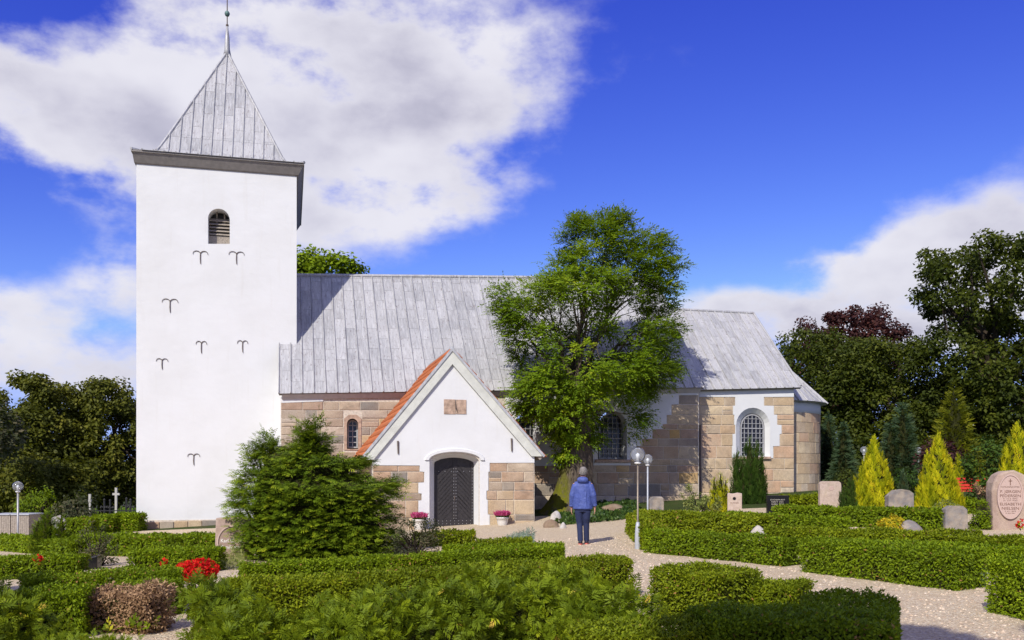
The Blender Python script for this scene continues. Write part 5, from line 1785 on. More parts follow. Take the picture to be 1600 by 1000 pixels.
#@@NEXT
# ------------------------------------------------------------------ lamps
def m_globe():
    m, t = newmat('clear_acrylic_globe')
    fr = t.n('ShaderNodeFresnel', ins={0: 1.18})
    tr = t.n('ShaderNodeBsdfTransparent', ins={0: (0.93, 0.95, 0.97, 1)})
    gl = t.n('ShaderNodeBsdfGlossy', ins={0: (1, 1, 1, 1), 1: 0.04})
    df = t.n('ShaderNodeBsdfDiffuse', ins={0: (0.75, 0.77, 0.8, 1)})
    a = t.n('ShaderNodeMixShader', ins={0: 0.16, 1: tr.outputs[0], 2: df.outputs[0]})
    b = t.n('ShaderNodeMixShader', ins={0: t.m('MULTIPLY', fr.outputs[0], 1.3, clamp=True), 1: a.outputs[0], 2: gl.outputs[0]})
    out(t, b)
    return m


GLOBE = m_globe()
POST = plain('galvanised_post', (0.34, 0.34, 0.35), 0.5, 0.5, 0.15, 12)
POSTW = plain('pale_painted_post', (0.40, 0.42, 0.46), 0.5, 0.1, 0.1, 12)
BRASSY = plain('brownish_post', (0.24, 0.20, 0.155), 0.45, 0.4, 0.2, 12)
WHITEP = plain('white_plastic', (0.78, 0.78, 0.78), 0.4, 0, 0.05, 12)


def lamp(label, p, zc, r, post, sleeve=None, thick=0.028):
    base = Vector((p[0], p[1], float(g(p[0], p[1]))))
    o = empty('globe_lamp', base, 0, label, 'lamp', 'globe lamps along the churchyard paths')
    h = zc - base.z
    m = MB(); m.lathe([(thick, -.1), (thick, 0.3), (thick * .9, h - r * 1.1)], 12); m.build('post', post, o, True)
    if sleeve:
        m = MB(); m.lathe([(0.062, -.1), (0.060, 0.02), (0.055, sleeve * .6), (0.045, sleeve * .85), (0.030, sleeve)], 14); m.build('base_sleeve', POSTW, o, True)
    m = MB(); m.lathe([(r * .25, h - r * 1.2), (r * .42, h - r * 1.12), (r * .45, h - r * .98), (r * .36, h - r * .90)], 16); m.build('collar', WHITEP, o, True)
    bpy_v = []
    m = MB(); m.lathe([(r * math.sin(q), h - r * math.cos(q)) for q in np.linspace(0.38, math.pi - 0.02, 22)], 32); m.build('globe', GLOBE, o, True)
    m = MB(); m.lathe([(r * .20, h - r * .9), (r * .20, h - r * .35), (r * .26, h - r * .3), (r * .26, h + r * .05), (r * .10, h + r * .25)], 14); m.build('bulb', WHITEP, o, True)
    return o


p = gp(996.5, 860)
lamp('near globe lamp on slim brown post at the path corner', p, EYE + (HY - 711) / F * p.y, 0.150, BRASSY, 0.56, 0.019)
p = at(1012, 790, 23.5)
lamp('smaller globe lamp on pale post behind the near lamp', p, EYE + (HY - 718) / F * p.y, 0.14, POSTW, None, 0.022)
p = at(28, 815, 26.5)
lamp('globe lamp on grey post beside the timber bins at left', p, EYE + (HY - 760) / F * p.y, 0.15, POST, None, 0.03)
p = at(1350, 760, 40)
lamp('far globe lamp partly behind the leftmost golden cone', p, EYE + (HY - 703.5) / F * p.y, 0.17, POST, None, 0.035)
p = at(1435, 760, 40)
lamp('far globe lamp on pale post between two golden cones', p, EYE + (HY - 704) / F * p.y, 0.16, POSTW, None, 0.035)

# ------------------------------------------------------------------ gravestones
PINKG = m_stone('pink_granite', [(0.0, (0.42, 0.31, 0.26))], 2.5)
PALEPINK = m_stone('pale_pink_granite', [(0.0, (0.55, 0.44, 0.38))], 3.5)
GREYG = m_stone('grey_granite', [(0.0, (0.20, 0.195, 0.195))], 4.0)
LGREY = m_stone('light_grey_stone', [(0.0, (0.50, 0.49, 0.47))], 3.0)
POLISH = plain('polished_brown_granite', (0.30, 0.215, 0.17), 0.35, 0, 0.15, 60, 0.02)
PINKPOL = plain('smooth_pink_granite', (0.46, 0.34, 0.295), 0.6, 0, 0.12, 60, 0.05)
BLACKP = plain('polished_black_granite', (0.012, 0.012, 0.013), 0.15, 0, 0.2, 60, 0.01)
INKW = plain('white_lettering', (0.80, 0.79, 0.76), 0.6, 0, 0.05, 9)
INKB = plain('brown_lettering', (0.15, 0.075, 0.055), 0.7, 0, 0.05, 9)
INKG = plain('gilt_lettering', (0.45, 0.42, 0.36), 0.6, 0, 0.05, 9)


def text(parent, s, x, z, v, size, mat, name='lettering', width=None):
    cu = bpy.data.curves.new('t', 'FONT')
    cu.body = s; cu.size = size; cu.align_x = 'CENTER'; cu.align_y = 'CENTER'; cu.extrude = 0.0015
    cu.resolution_u = 2
    o = bpy.data.objects.new('t', cu); COL.objects.link(o)
    bpy.context.view_layer.update()
    me = bpy.data.meshes.new_from_object(o)
    bpy.data.objects.remove(o)
    me.name = name
    xs = [q.co.x for q in me.vertices]
    k = width / (max(xs) - min(xs)) if (width and xs) else 1.0
    me.transform(Matrix(((k, 0, 0, x), (0, 0, -1, v), (0, 1, 0, z), (0, 0, 0, 1))))
    me.materials.clear(); me.materials.append(mat)
    return put(bpy.data.objects.new(name, me), parent)


def headstone(label, x, Y, loop, depth, mat, name='gravestone', rz=0.0, bev=0.012, zb=None, rough=0.0):
    X = (x - CX) / F * Y
    base = Vector((X, Y, float(g(X, Y)) if zb is None else zb))
    o = empty(name, base, rz, label, 'gravestone', None)
    st = plate('stone', loop, [], 0.0, depth, mat, o)
    bevel(st, bev, 2)
    if rough:
        for vtx in st.data.vertices:
            vtx.co += Vector((random.uniform(-1, 1), random.uniform(-1, 1), random.uniform(-1, 1))) * rough
    return o


def rect_round(w, h, r_top, n=6, b=-0.15):
    o = [(-w / 2, b), (w / 2, b), (w / 2, h - r_top)]
    for k in range(1, n + 1):
        q = math.pi / 2 * k / n
        o.append((w / 2 - r_top + r_top * math.cos(q), h - r_top + r_top * math.sin(q)))
    for k in range(0, n + 1):
        q = math.pi / 2 + math.pi / 2 * k / n
        o.append((-w / 2 + r_top + r_top * math.cos(q), h - r_top + r_top * math.sin(q)))
    return o


def ellipse(cx_, cz, rx, rz_, n=32):
    return [(cx_ + rx * math.cos(2 * math.pi * k / n), cz + rz_ * math.sin(2 * math.pi * k / n)) for k in range(n)]


# oval headstone half behind the conifer
Y = 17.9; X = (363 - CX) / F * Y; zb = float(g(X, Y)); zt = EYE + (HY - 810) / F * Y - zb
o = headstone('rough pink granite headstone with brown oval panel beside the conifer', 363, Y, [(-.36, -.2), (.36, -.2), (.37, zt * .5), (.36, zt - .02), (.1, zt + .02), (-.34, zt)], 0.22, PINKG, bev=.03, rough=.012)
rim = plate('oval_rim', ellipse(0, zt * .44, .30, .345), [ellipse(0, zt * .44, .275, .32)], -.03, .01, PINKPOL, o)
plate('oval_panel', ellipse(0, zt * .44, .276, .321), [], -.012, .01, POLISH, o)
text(o, 'Karl O. Jen', -.015, zt * .44 + .04, -.014, .10, INKW, width=.42)
text(o, 'Familiegrav', -.015, zt * .44 - .09, -.014, .10, INKW, width=.40)

# big oval headstone at the right edge
Y = 19.0; X = (1581 - CX) / F * Y; zb = float(g(X, Y)); zt = EYE + (HY - 735) / F * Y - zb
lp = [(-.36, -.2), (.42, -.2), (.41, zt * .55), (.38, zt * .78), (.27, zt * .93), (.06, zt), (-.14, zt * .985), (-.28, zt * .93), (-.37, zt * .80), (-.39, zt * .65)]
o = headstone('tall pink granite gravestone with raised oval inscription at the right edge', 1581, Y, lp, 0.40, PINKG, rz=R(-8), bev=.06, rough=.012)
oc = EYE + (HY - 776) / F * Y - zb
plate('oval_rim', ellipse(-.04, oc, .262, .475, 40), [ellipse(-.04, oc, .235, .448, 40)], -.045, .02, PINKPOL, o)
plate('oval_panel', ellipse(-.04, oc, .236, .449, 40), [], -.028, .02, PINKPOL, o)
m = MB(); m.box(-.047, -.033, -.032, -.026, oc + .24, oc + .38); m.box(-.075, -.005, -.032, -.026, oc + .325, oc + .34); m.build('cross_mark', INKB, o)
for s, dz, sz, w in (('FAMILIEGRAVSTED', .205, .035, .36), ('P. JØRGEN', .105, .085, .40), ('PEDERSEN', .015, .085, .41), ('F. 12.5.1876', -.045, .03, .28), ('D. 3.9.1952', -.085, .03, .28), ('ELISABETH', -.16, .085, .41), ('NIELSEN', -.25, .085, .34), ('F. 4.1.1879', -.31, .03, .22), ('D. 8.2.1961', -.35, .03, .18)):
    text(o, s, -.04, oc + dz, -.030, sz, INKB, width=w)

# pink block with emblem
Y = 26.5; k = Y / F
def zof(y, x): return EYE + (HY - y) * k - float(g((x - CX) * k, Y))
o = headstone('small square pink headstone with dark emblem below the nave corner', 1148, Y, [(-11 * k, -.2), (11 * k, -.2), (11 * k, zof(771, 1148)), (4 * k, zof(770, 1148)), (-3 * k, zof(771.5, 1148)), (-11 * k, zof(770.5, 1148))], 0.30, PALEPINK, rz=R(-14), bev=.02)
m = MB(); zc = zof(779, 1148); m.lathe([(.05, 0), (.045, .008)], 10); e = m.build('emblem', BLACKP, o); e.rotation_euler = (R(90), 0, 0); e.location = (-.01, -.001, zc)
text(o, 'TIL MINDE', -.01, zof(786, 1148), -.002, .06, INKB, width=.24)
# black slab
Y = 25.5; k = Y / F
o = headstone('polished black gravestone slab below the chancel window', 1216, Y, rect_round(34 * k, zof(774, 1216), .02), 0.12, BLACKP, bev=.008)
for i, (s, w) in enumerate((('SOGNEPRÆST', .42), ('FØDT 1901', .34), ('DØD 1975', .34), ('OG HUSTRU', .32), ('FØDT 1905', .30))):
    text(o, s, -.02, zof(781 + 3.4 * i, 1216), -.003, .05, INKG, width=w)
# pale pink rounded
Y = 25.5; k = Y / F
o = headstone('pale pink headstone with rounded top left of the golden cones', 1298, Y, rect_round(33 * k, zof(752, 1298), .10), 0.16, PALEPINK, bev=.02)
m = MB(); zc = zof(763, 1298); m.lathe([(.07, 0), (.065, .006)], 14); e = m.build('emblem', PINKPOL, o); e.rotation_euler = (R(90), 0, 0); e.location = (.02, -.001, zc)
# low grey stone
Y = 23.0; k = Y / F
headstone('low grey gravestone with arched top between golden cones', 1409, Y, [(-20 * k, -.2), (20 * k, -.2), (20 * k, zof(771, 1409)), (12 * k, zof(766, 1409)), (0, zof(764.5, 1409)), (-10 * k, zof(766, 1409)), (-20 * k, zof(775, 1409))], .25, GREYG, bev=.03, rough=.01)
Y = 18.9; k = Y / F
headstone('small grey upright headstone with chamfered top before the shrubs', 1495, Y, [(-18 * k, -.2), (18 * k, -.2), (17 * k, zof(796, 1495)), (10 * k, zof(790.5, 1495)), (-9 * k, zof(790, 1495)), (-17 * k, zof(796, 1495))], .2, GREYG, bev=.02, rough=.006)
Y = 26.3; k = Y / F
headstone('grey rough headstone behind the small pale lamp', 1027, Y, [(-11 * k, -.2), (11 * k, -.2), (11 * k, zof(779, 1027)), (7 * k, zof(776, 1027)), (-8 * k, zof(776, 1027)), (-12 * k, zof(781, 1027))], .25, GREYG, bev=.03, rough=.012)
Y = 23.5; k = Y / F
headstone('pale house shaped headstone in the left plot', 91, Y, [(-10 * k, -.2), (10 * k, -.2), (10 * k, zof(814, 91)), (2 * k, zof(805, 91)), (-10 * k, zof(809, 91))], .2, LGREY, bev=.02, rz=R(20))
Y = 16.6; k = Y / F
headstone('dark slanted gravestone before the rose bush', 139, Y, [(-13 * k, -.2), (12 * k, -.2), (12 * k, zof(868, 139)), (-11 * k, zof(873, 139))], .3, BLACKP, bev=.02, rz=R(10))


BROWNROCK = m_stone('earthy_rock', [(0.0, (0.20, 0.135, 0.09))], 2.0, (0.10, 0.11, 0.02))


def boulder(label, x, y0, y1, w, Y, mat, name='boulder', flat=1.0):
    k = Y / F
    X = (x - CX) * k
    zb_ = float(g(X, Y)); zt_ = EYE + (HY - y0) * k
    bm = bmesh.new(); bmesh.ops.create_icosphere(bm, subdivisions=3, radius=1)
    sd = random.uniform(0, 9)
    for v in bm.verts:
        c = np.array(v.co)
        d = 1 + 0.16 * float(lumps(c[None, :] * 1.0 + sd, 2.2, sd)[0]) + 0.05 * float(lumps(c[None, :] + sd, 6, sd)[0])
        v.co = Vector((c[0] * d * w / 2 * k, c[1] * d * w / 2 * k * .8, (c[2] * d + .0) * (zt_ - zb_)))
    me = bpy.data.meshes.new(name); bm.to_mesh(me); bm.free()
    me.polygons.foreach_set('use_smooth', [True] * len(me.polygons)); me.materials.append(mat)
    o = put(bpy.data.objects.new(name, me)); o.location = (X, Y, zb_)
    return tag(o, label, 'stone')


boulder('flat grey boulder headstone right of the yellow plant', 1425, 812, 830, 44, 18.6, GREYG)
boulder('small white stone on the hedge plot right of the near lamp', 1187, 821, 832, 34, 17.0, LGREY)
boulder('pale round stone at the foot of the mossy trunk', 869, 799, 806, 20, 27.2, LGREY)
boulder('brown earth covered rock behind the woman', 958, 787, 790, 44, 29.6, BROWNROCK)
boulder('small pale stone on the gravel edge before the tree', 880, 816.5, 818, 11, 24.6, LGREY)
boulder('low tan stone left of the ivy before the tree', 861, 812, 815, 26, 25.2, BROWNROCK)

# ------------------------------------------------------------------ pots and flowers
POTM = plain('white_glazed_pot', (0.62, 0.60, 0.57), 0.5, 0, 0.1, 10)


def pot(label, x, y, Y, sc=1.0):
    k = Y / F
    X = (x - CX) * k
    z = EYE + (HY - y) * k
    base = Vector((X, Y, z))
    o = empty('flower_pot', base, 0, label, 'flower pot', 'potted heathers by the church door')
    m = MB(); s = sc
    m.lathe([(.125 * s, 0), (.13 * s, .01), (.165 * s, .16 * s), (.178 * s, .25 * s), (.19 * s, .255 * s), (.195 * s, .30 * s), (.188 * s, .305 * s), (.172 * s, .30 * s), (.168 * s, .26 * s)], 24)
    m.build('pot', POTM, o, True)
    n = 420
    q = RNG.uniform(0, 2 * np.pi, n); r = .17 * s * np.sqrt(RNG.uniform(0, 1, n))
    P = np.stack([r * np.cos(q), r * np.sin(q), np.full(n, .27 * s)], 1)
    D = unit(np.stack([r * np.cos(q) * 2, r * np.sin(q) * 2, np.full(n, 1.0)], 1) + .3 * rvec(n))
    quads_mesh('heather_leaves', fan_quads(P, D, 4, .12 * s, .3, .5), DEEPGREEN, o, np.tile(RNG.uniform(0, 1, n), 4))
    P2 = P + D * (.08 * s)
    quads_mesh('heather_blossom', fan_quads(P2, D, 5, .13 * s * RNG.uniform(.7, 1.3, n), .35, .4), PINKBLOOM, o, np.tile(RNG.uniform(0, 1, n), 5))


Yp = O2.y + cw(785, 820, VP - .3)[0] * U2.y + (VP - .3) * V2.y
pot('white pot of pink heather right of the church door', 785, 823.5, Yp, 1.0)
Yp = O2.y + cw(655, 820, VP - .35)[0] * U2.y + (VP - .35) * V2.y
pot('white pot of pink heather left of the church door, half hidden', 655, 828, Yp, 1.05)


def bloom(label, x0, y0, x1, y1, Y, n, leafn, size, mat=None, name='begonia_clump', cat='flowers', fl=None):
    poly = rounded(x0, y0, x1, y1, .08)
    t = shrub(name, label, cat, poly, Y, (x1 - x0) / 2 / F * Y * .8, leafn, size * 1.1, .6, HEDGE, nclump=40, rc=.05, core=False)
    base = np.array(t.location)
    C = crown_points(poly, Y, (x1 - x0) / 2 / F * Y * .85, n, .15)
    C[:, 2] += .02
    m = len(C)
    d = unit(np.array([0, -.7, .7]) + .6 * rvec(m))
    qs = []
    for j in range(5):
        dd = unit(np.cross(d, rvec(m)) + .25 * d)
        qs.append(leaf_quads(C, dd, size * RNG.uniform(.7, 1.1, m), size * .8))
    quads_mesh('blossoms', shift(np.concatenate(qs), base), mat or REDBLOOM, t, np.tile(RNG.uniform(0, 1, m), 5))
    return t


bloom('bright red begonia clump beside the loose thuja at left', 276, 876, 341, 912, 12.6, 620, 500, 0.034)
bloom('few small red flowers left of the begonia clump', 248, 874, 262, 884, 13.4, 14, 40, 0.03)
bloom('small red roses in the left plot', 53, 870, 67, 884, 14.5, 16, 90, 0.04)
bloom('small red flower at the foot of the big oval gravestone', 1588, 813, 1602, 826, 17.4, 12, 40, 0.05)
bloom('small yellow flowers in the hedge before the door', 676, 835, 702, 845, 21.5, 40, 60, 0.04, YELLOW, 'yellow_flowers')
bloom('red flowers behind the small reddish shrub at the right', 1522, 750, 1532, 760, 22.5, 5, 40, 0.045)


def patch(name, label, cat, polypx, n, L, W, mat, h=0.05, up=.6, kind=None, fan=False, group=None):
    pts = [gp(*q) for q in polypx]
    poly = [(q.x, q.y) for q in pts]
    xs = [q[0] for q in poly]; ys = [q[1] for q in poly]
    x = RNG.uniform(min(xs), max(xs), n * 4); y = RNG.uniform(min(ys), max(ys), n * 4)
    k = in_poly(x, y, poly); x, y = x[k][:n], y[k][:n]
    m = len(x)
    P = np.stack([x, y, g(x, y) + RNG.uniform(0.02, h, m) * (0.6 + 0.4 * lumps(np.stack([x, y, x * 0], 1), 4.0))], 1)
    base = Vector((sum(xs) / len(xs), sum(ys) / len(ys), 0)); base.z = float(g(base.x, base.y))
    D = unit(np.array([0, 0, up]) + rvec(m))
    LL = L * RNG.uniform(.7, 1.3, m)
    if fan:
        co = fan_quads(P, D, 5, LL, W, .9); a = np.tile(RNG.uniform(0, 1, m), 5)
    else:
        co = leaf_quads(P, D, LL, LL * W); a = RNG.uniform(0, 1, m)
    o = quads_mesh(name, shift(co, base), mat, None, a)
    o.location = base
    return tag(o, label, cat, group, kind)


patch('ivy_bed', 'low green ivy bed around the old tree behind the woman', 'ground cover', [(862, 818), (885, 822), (985, 812), (1000, 796), (985, 786), (860, 786)], 9000, .10, .75, IVY, .22, .8, 'stuff')
patch('silver_cushion', 'silvery green cushion plant beside the gravel at the right', 'ground cover', [(1494, 915), (1538, 914), (1545, 890), (1500, 888)], 1500, .06, .45, GREYGREEN, .08, .8, 'stuff', True)
patch('silver_cushion', 'silvery blue low plant on the hedge plot before the door', 'ground cover', [(775, 868), (832, 864), (835, 852), (780, 856)], 900, .10, .4, GREYGREEN, .42, .9, 'stuff', True)
patch('heath_mat', 'pale green heath mat left of the big conifer', 'ground cover', [(318, 893), (380, 895), (382, 872), (340, 868)], 2600, .05, .4, VARIEG, .30, .9, 'stuff', True)
patch('sparse_weeds', 'sparse green weeds in the left foreground gravel', 'ground cover', [(60, 1000), (250, 1000), (235, 965), (90, 960)], 260, .12, .5, THUJA, .22, .9, 'stuff', True)

# far lawn left of the tower
lawn = terrain('lawn', np.arange(-31, -14.9, 1.0), np.arange(38, 70.1, 2.0), 0.05, SOIL)
n = 16000
x = RNG.uniform(-31, -15, n); y = RNG.uniform(38, 70, n)
P = np.stack([x, y, g(x, y) + .05], 1)
o = quads_mesh('lawn_grass', leaf_quads(P, unit(np.array([0, 0, 1.0]) + .5 * rvec(n)), .28, .12), GRASS, None, RNG.uniform(0, 1, n))
tag(o, 'sunlit green lawn beyond the grave fence left of the tower', 'grass', None, 'stuff')

# loose pebbles on the near gravel
n = 13000
yy = 7.0 + 14 * RNG.uniform(0, 1, n) ** 1.8; xx = RNG.uniform(-6.5, 8.5, n)
rr = RNG.uniform(.006, .016, n) * (1 + (yy - 7) * .03)
B = np.array([(1, 0, 0), (0, 1, 0), (-1, 0, 0), (0, -1, 0)], float)
tip = np.stack([xx, yy, g(xx, yy) + .03 + rr * .8], 1)
qs = []
ang = RNG.uniform(0, 6.28, n)
ring = [np.stack([xx + rr * np.cos(ang + j * 1.57) * 1.2, yy + rr * np.sin(ang + j * 1.57), g(xx, yy) + .03 - .002 + 0 * xx], 1) for j in range(4)]
ring2 = [np.stack([xx + .6 * rr * np.cos(ang + j * 1.57 + .3), yy + .6 * rr * np.sin(ang + j * 1.57 + .3), g(xx, yy) + .03 + rr * .75], 1) for j in range(4)]
for j in range(4):
    qs.append(np.stack([ring[j], ring[(j + 1) % 4], ring2[(j + 1) % 4], ring2[j]], 1))
qs.append(np.stack(ring2, 1))
PEB = m_leaf('pebble_stone', [(0.0, (0.36, 0.265, 0.195)), (0.4, (0.54, 0.425, 0.32)), (0.8, (0.60, 0.49, 0.38)), (1.0, (0.68, 0.59, 0.48))], 0.0, 0.8, 0.3)
o = quads_mesh('pebbles', np.concatenate(qs), PEB, None, np.tile(RNG.uniform(0, 1, n), 5))
tag(o, 'loose pale pebbles lying on the gravel paths', 'gravel', None, 'stuff')

# ------------------------------------------------------------------ timber bins, fence, crosses, bench
for i, (x0, x1, lab) in enumerate(((-14, 16, 'timber compost bin cut by the left edge'), (17, 45, 'timber compost bin beside the left globe lamp'))):
    Y = 27.5; k = Y / F
    X0, X1 = (x0 - CX) * k, (x1 - CX) * k
    zb_ = float(g((X0 + X1) / 2, Y)); zt_ = EYE + (HY - 803) * k
    o = empty('timber_bin', ((X0 + X1) / 2, Y, zb_), 0, lab, 'bin', 'timber bins at the left')
    w = X1 - X0; h = zt_ - zb_
    nb = 9
    for j in range(nb):
        m = MB(); m.box(-w / 2 + w * j / nb + .004, -w / 2 + w * (j + 1) / nb - .004, 0, .025, -.05, h - .04); m.build('plank', OLDWOOD, o)
    m = MB(); m.box(-w / 2 - .001, -w / 2 + .03, .03, .8, -.05, h - .04); m.box(w / 2 - .03, w / 2 + .001, .03, .8, -.05, h - .04); m.box(-w / 2 + .03, w / 2 - .03, .77, .8, -.05, h - .04); m.build('side_panel', OLDWOOD, o)
    m = MB(); m.box(-w / 2 - .02, w / 2 + .02, -.03, .83, h - .035, h); m.build('lid', POSTW, o)

Y = 34.5; k = Y / F
x0, x1 = (132 - CX) * k, (222 - CX) * k
zb_ = float(g((x0 + x1) / 2, Y))
o = empty('iron_grave_fence', ((x0 + x1) / 2, Y, zb_), 0, 'low black iron grave fence left of the tower', 'fence')
w = (x1 - x0) / 2
IRONB = plain('black_cast_iron', (0.02, 0.02, 0.022), 0.6, 0.3, 0.3, 20)
h = EYE + (HY - 798) * k - zb_
for zz in (h, h - .25):
    m = MB(); m.box(-w, w, -.015, .015, zz - .02, zz + .02); m.build('rail', IRONB, o)
for j in range(15):
    xx_ = -w + 2 * w * j / 14
    m = MB(); m.tube([(xx_, 0, -.1), (xx_, 0, h + .1)], [.012, .012], 6); m.lathe([(.005, h + .08), (.03, h + .12), (.003, h + .2)], 6, (xx_, 0, 0)); m.build('picket', IRONB, o)
CROSSW = plain('white_painted_cross', (0.40, 0.385, 0.36), 0.7, 0, 0.1, 8)
for (x, yt, yb, mat, lab, s, YY) in ((181.5, 762, 800, CROSSW, 'white grave cross standing on the lawn left of the tower', 1.0, 36), (140.5, 772, 800, CROSSW, 'small pale grave post beside the shrub at the left', .4, 35.5),
                                      (163, 781, 800, IRONB, 'ornate black iron cross, leftmost of four by the lawn', .8, 35), (172, 782, 800, IRONB, 'ornate black iron cross next to the white cross', .8, 35),
                                      (197.5, 779, 800, IRONB, 'ornate black iron cross between white cross and tower', .8, 35), (204, 781, 800, IRONB, 'ornate black iron cross closest to the tower', .8, 35)):
    kk = YY / F
    X = (x - CX) * kk; zb2 = float(g(X, YY)); H = EYE + (HY - yt) * kk - zb2
    m = MB(); t_ = .042 if mat is CROSSW else .022
    m.box(-t_, t_, -.035, .035, -.1, H)
    m.box(-.14 * s, .14 * s, -.03, .03, H - .30, H - .30 + 2 * t_)
    if mat is IRONB:
        for (a, b) in ((-.14 * s, H - .28), (.14 * s, H - .28), (0, H)):
            m.lathe([(.002, -.06), (.055, 0), (.002, .06)], 6, (a, 0, b))
        m.box(-.09, .09, -.05, .05, -.1, H * .35)
    oo = m.build('grave_cross', mat); oo.location = (X, YY, zb2)
    tag(oo, lab, 'cross')

REDP = plain('red_bench_paint', (0.50, 0.035, 0.02), 0.5, 0, 0.15, 9)
Y = 29.0; k = Y / F
X = (1513 - CX) * k; zb_ = float(g(X, Y))
o = empty('park_bench', (X, Y, zb_), R(-6), 'red slatted bench behind the golden cone at the right', 'bench')
hz = EYE + (HY - 750) * k - zb_
for j in range(4):
    m = MB(); m.box(-.55, .55, 0 + .02 * j, .03 + .02 * j, .48 + j * .1, .56 + j * .1); bevel(m.build('back_slat', REDP, o), .006)
for j in range(3):
    m = MB(); m.box(-.55, .55, -.45 + j * .14, -.34 + j * .14, .42, .45); bevel(m.build('seat_slat', REDP, o), .006)
for sx in (-.45, .45):
    m = MB(); m.box(sx - .03, sx + .03, -.42, .06, -.05, .418); m.build('leg', IRONB, o)
    m = MB(); m.box(sx - .025, sx + .025, .101, .14, .3, .9); m.build('back_post', IRONB, o)

# ------------------------------------------------------------------ the woman on the path
def ell(cx_, cy_, z, rx, ry, n=20):
    return [(cx_ + rx * math.cos(2 * math.pi * k / n), cy_ + ry * math.sin(2 * math.pi * k / n), z) for k in range(n)]


def remesh(o, vs, sm=4):
    m = o.modifiers.new('remesh', 'REMESH'); m.mode = 'VOXEL'; m.voxel_size = vs; m.use_smooth_shade = True
    if sm:
        s = o.modifiers.new('smooth', 'SMOOTH'); s.iterations = sm; s.factor = 0.5
    return o


HAIRS = m_leaf('grey_hair_strand', [(0.0, (0.10, 0.09, 0.085)), (0.5, (0.26, 0.24, 0.225)), (1.0, (0.48, 0.46, 0.44))], 0.0, 0.6, 0.3)


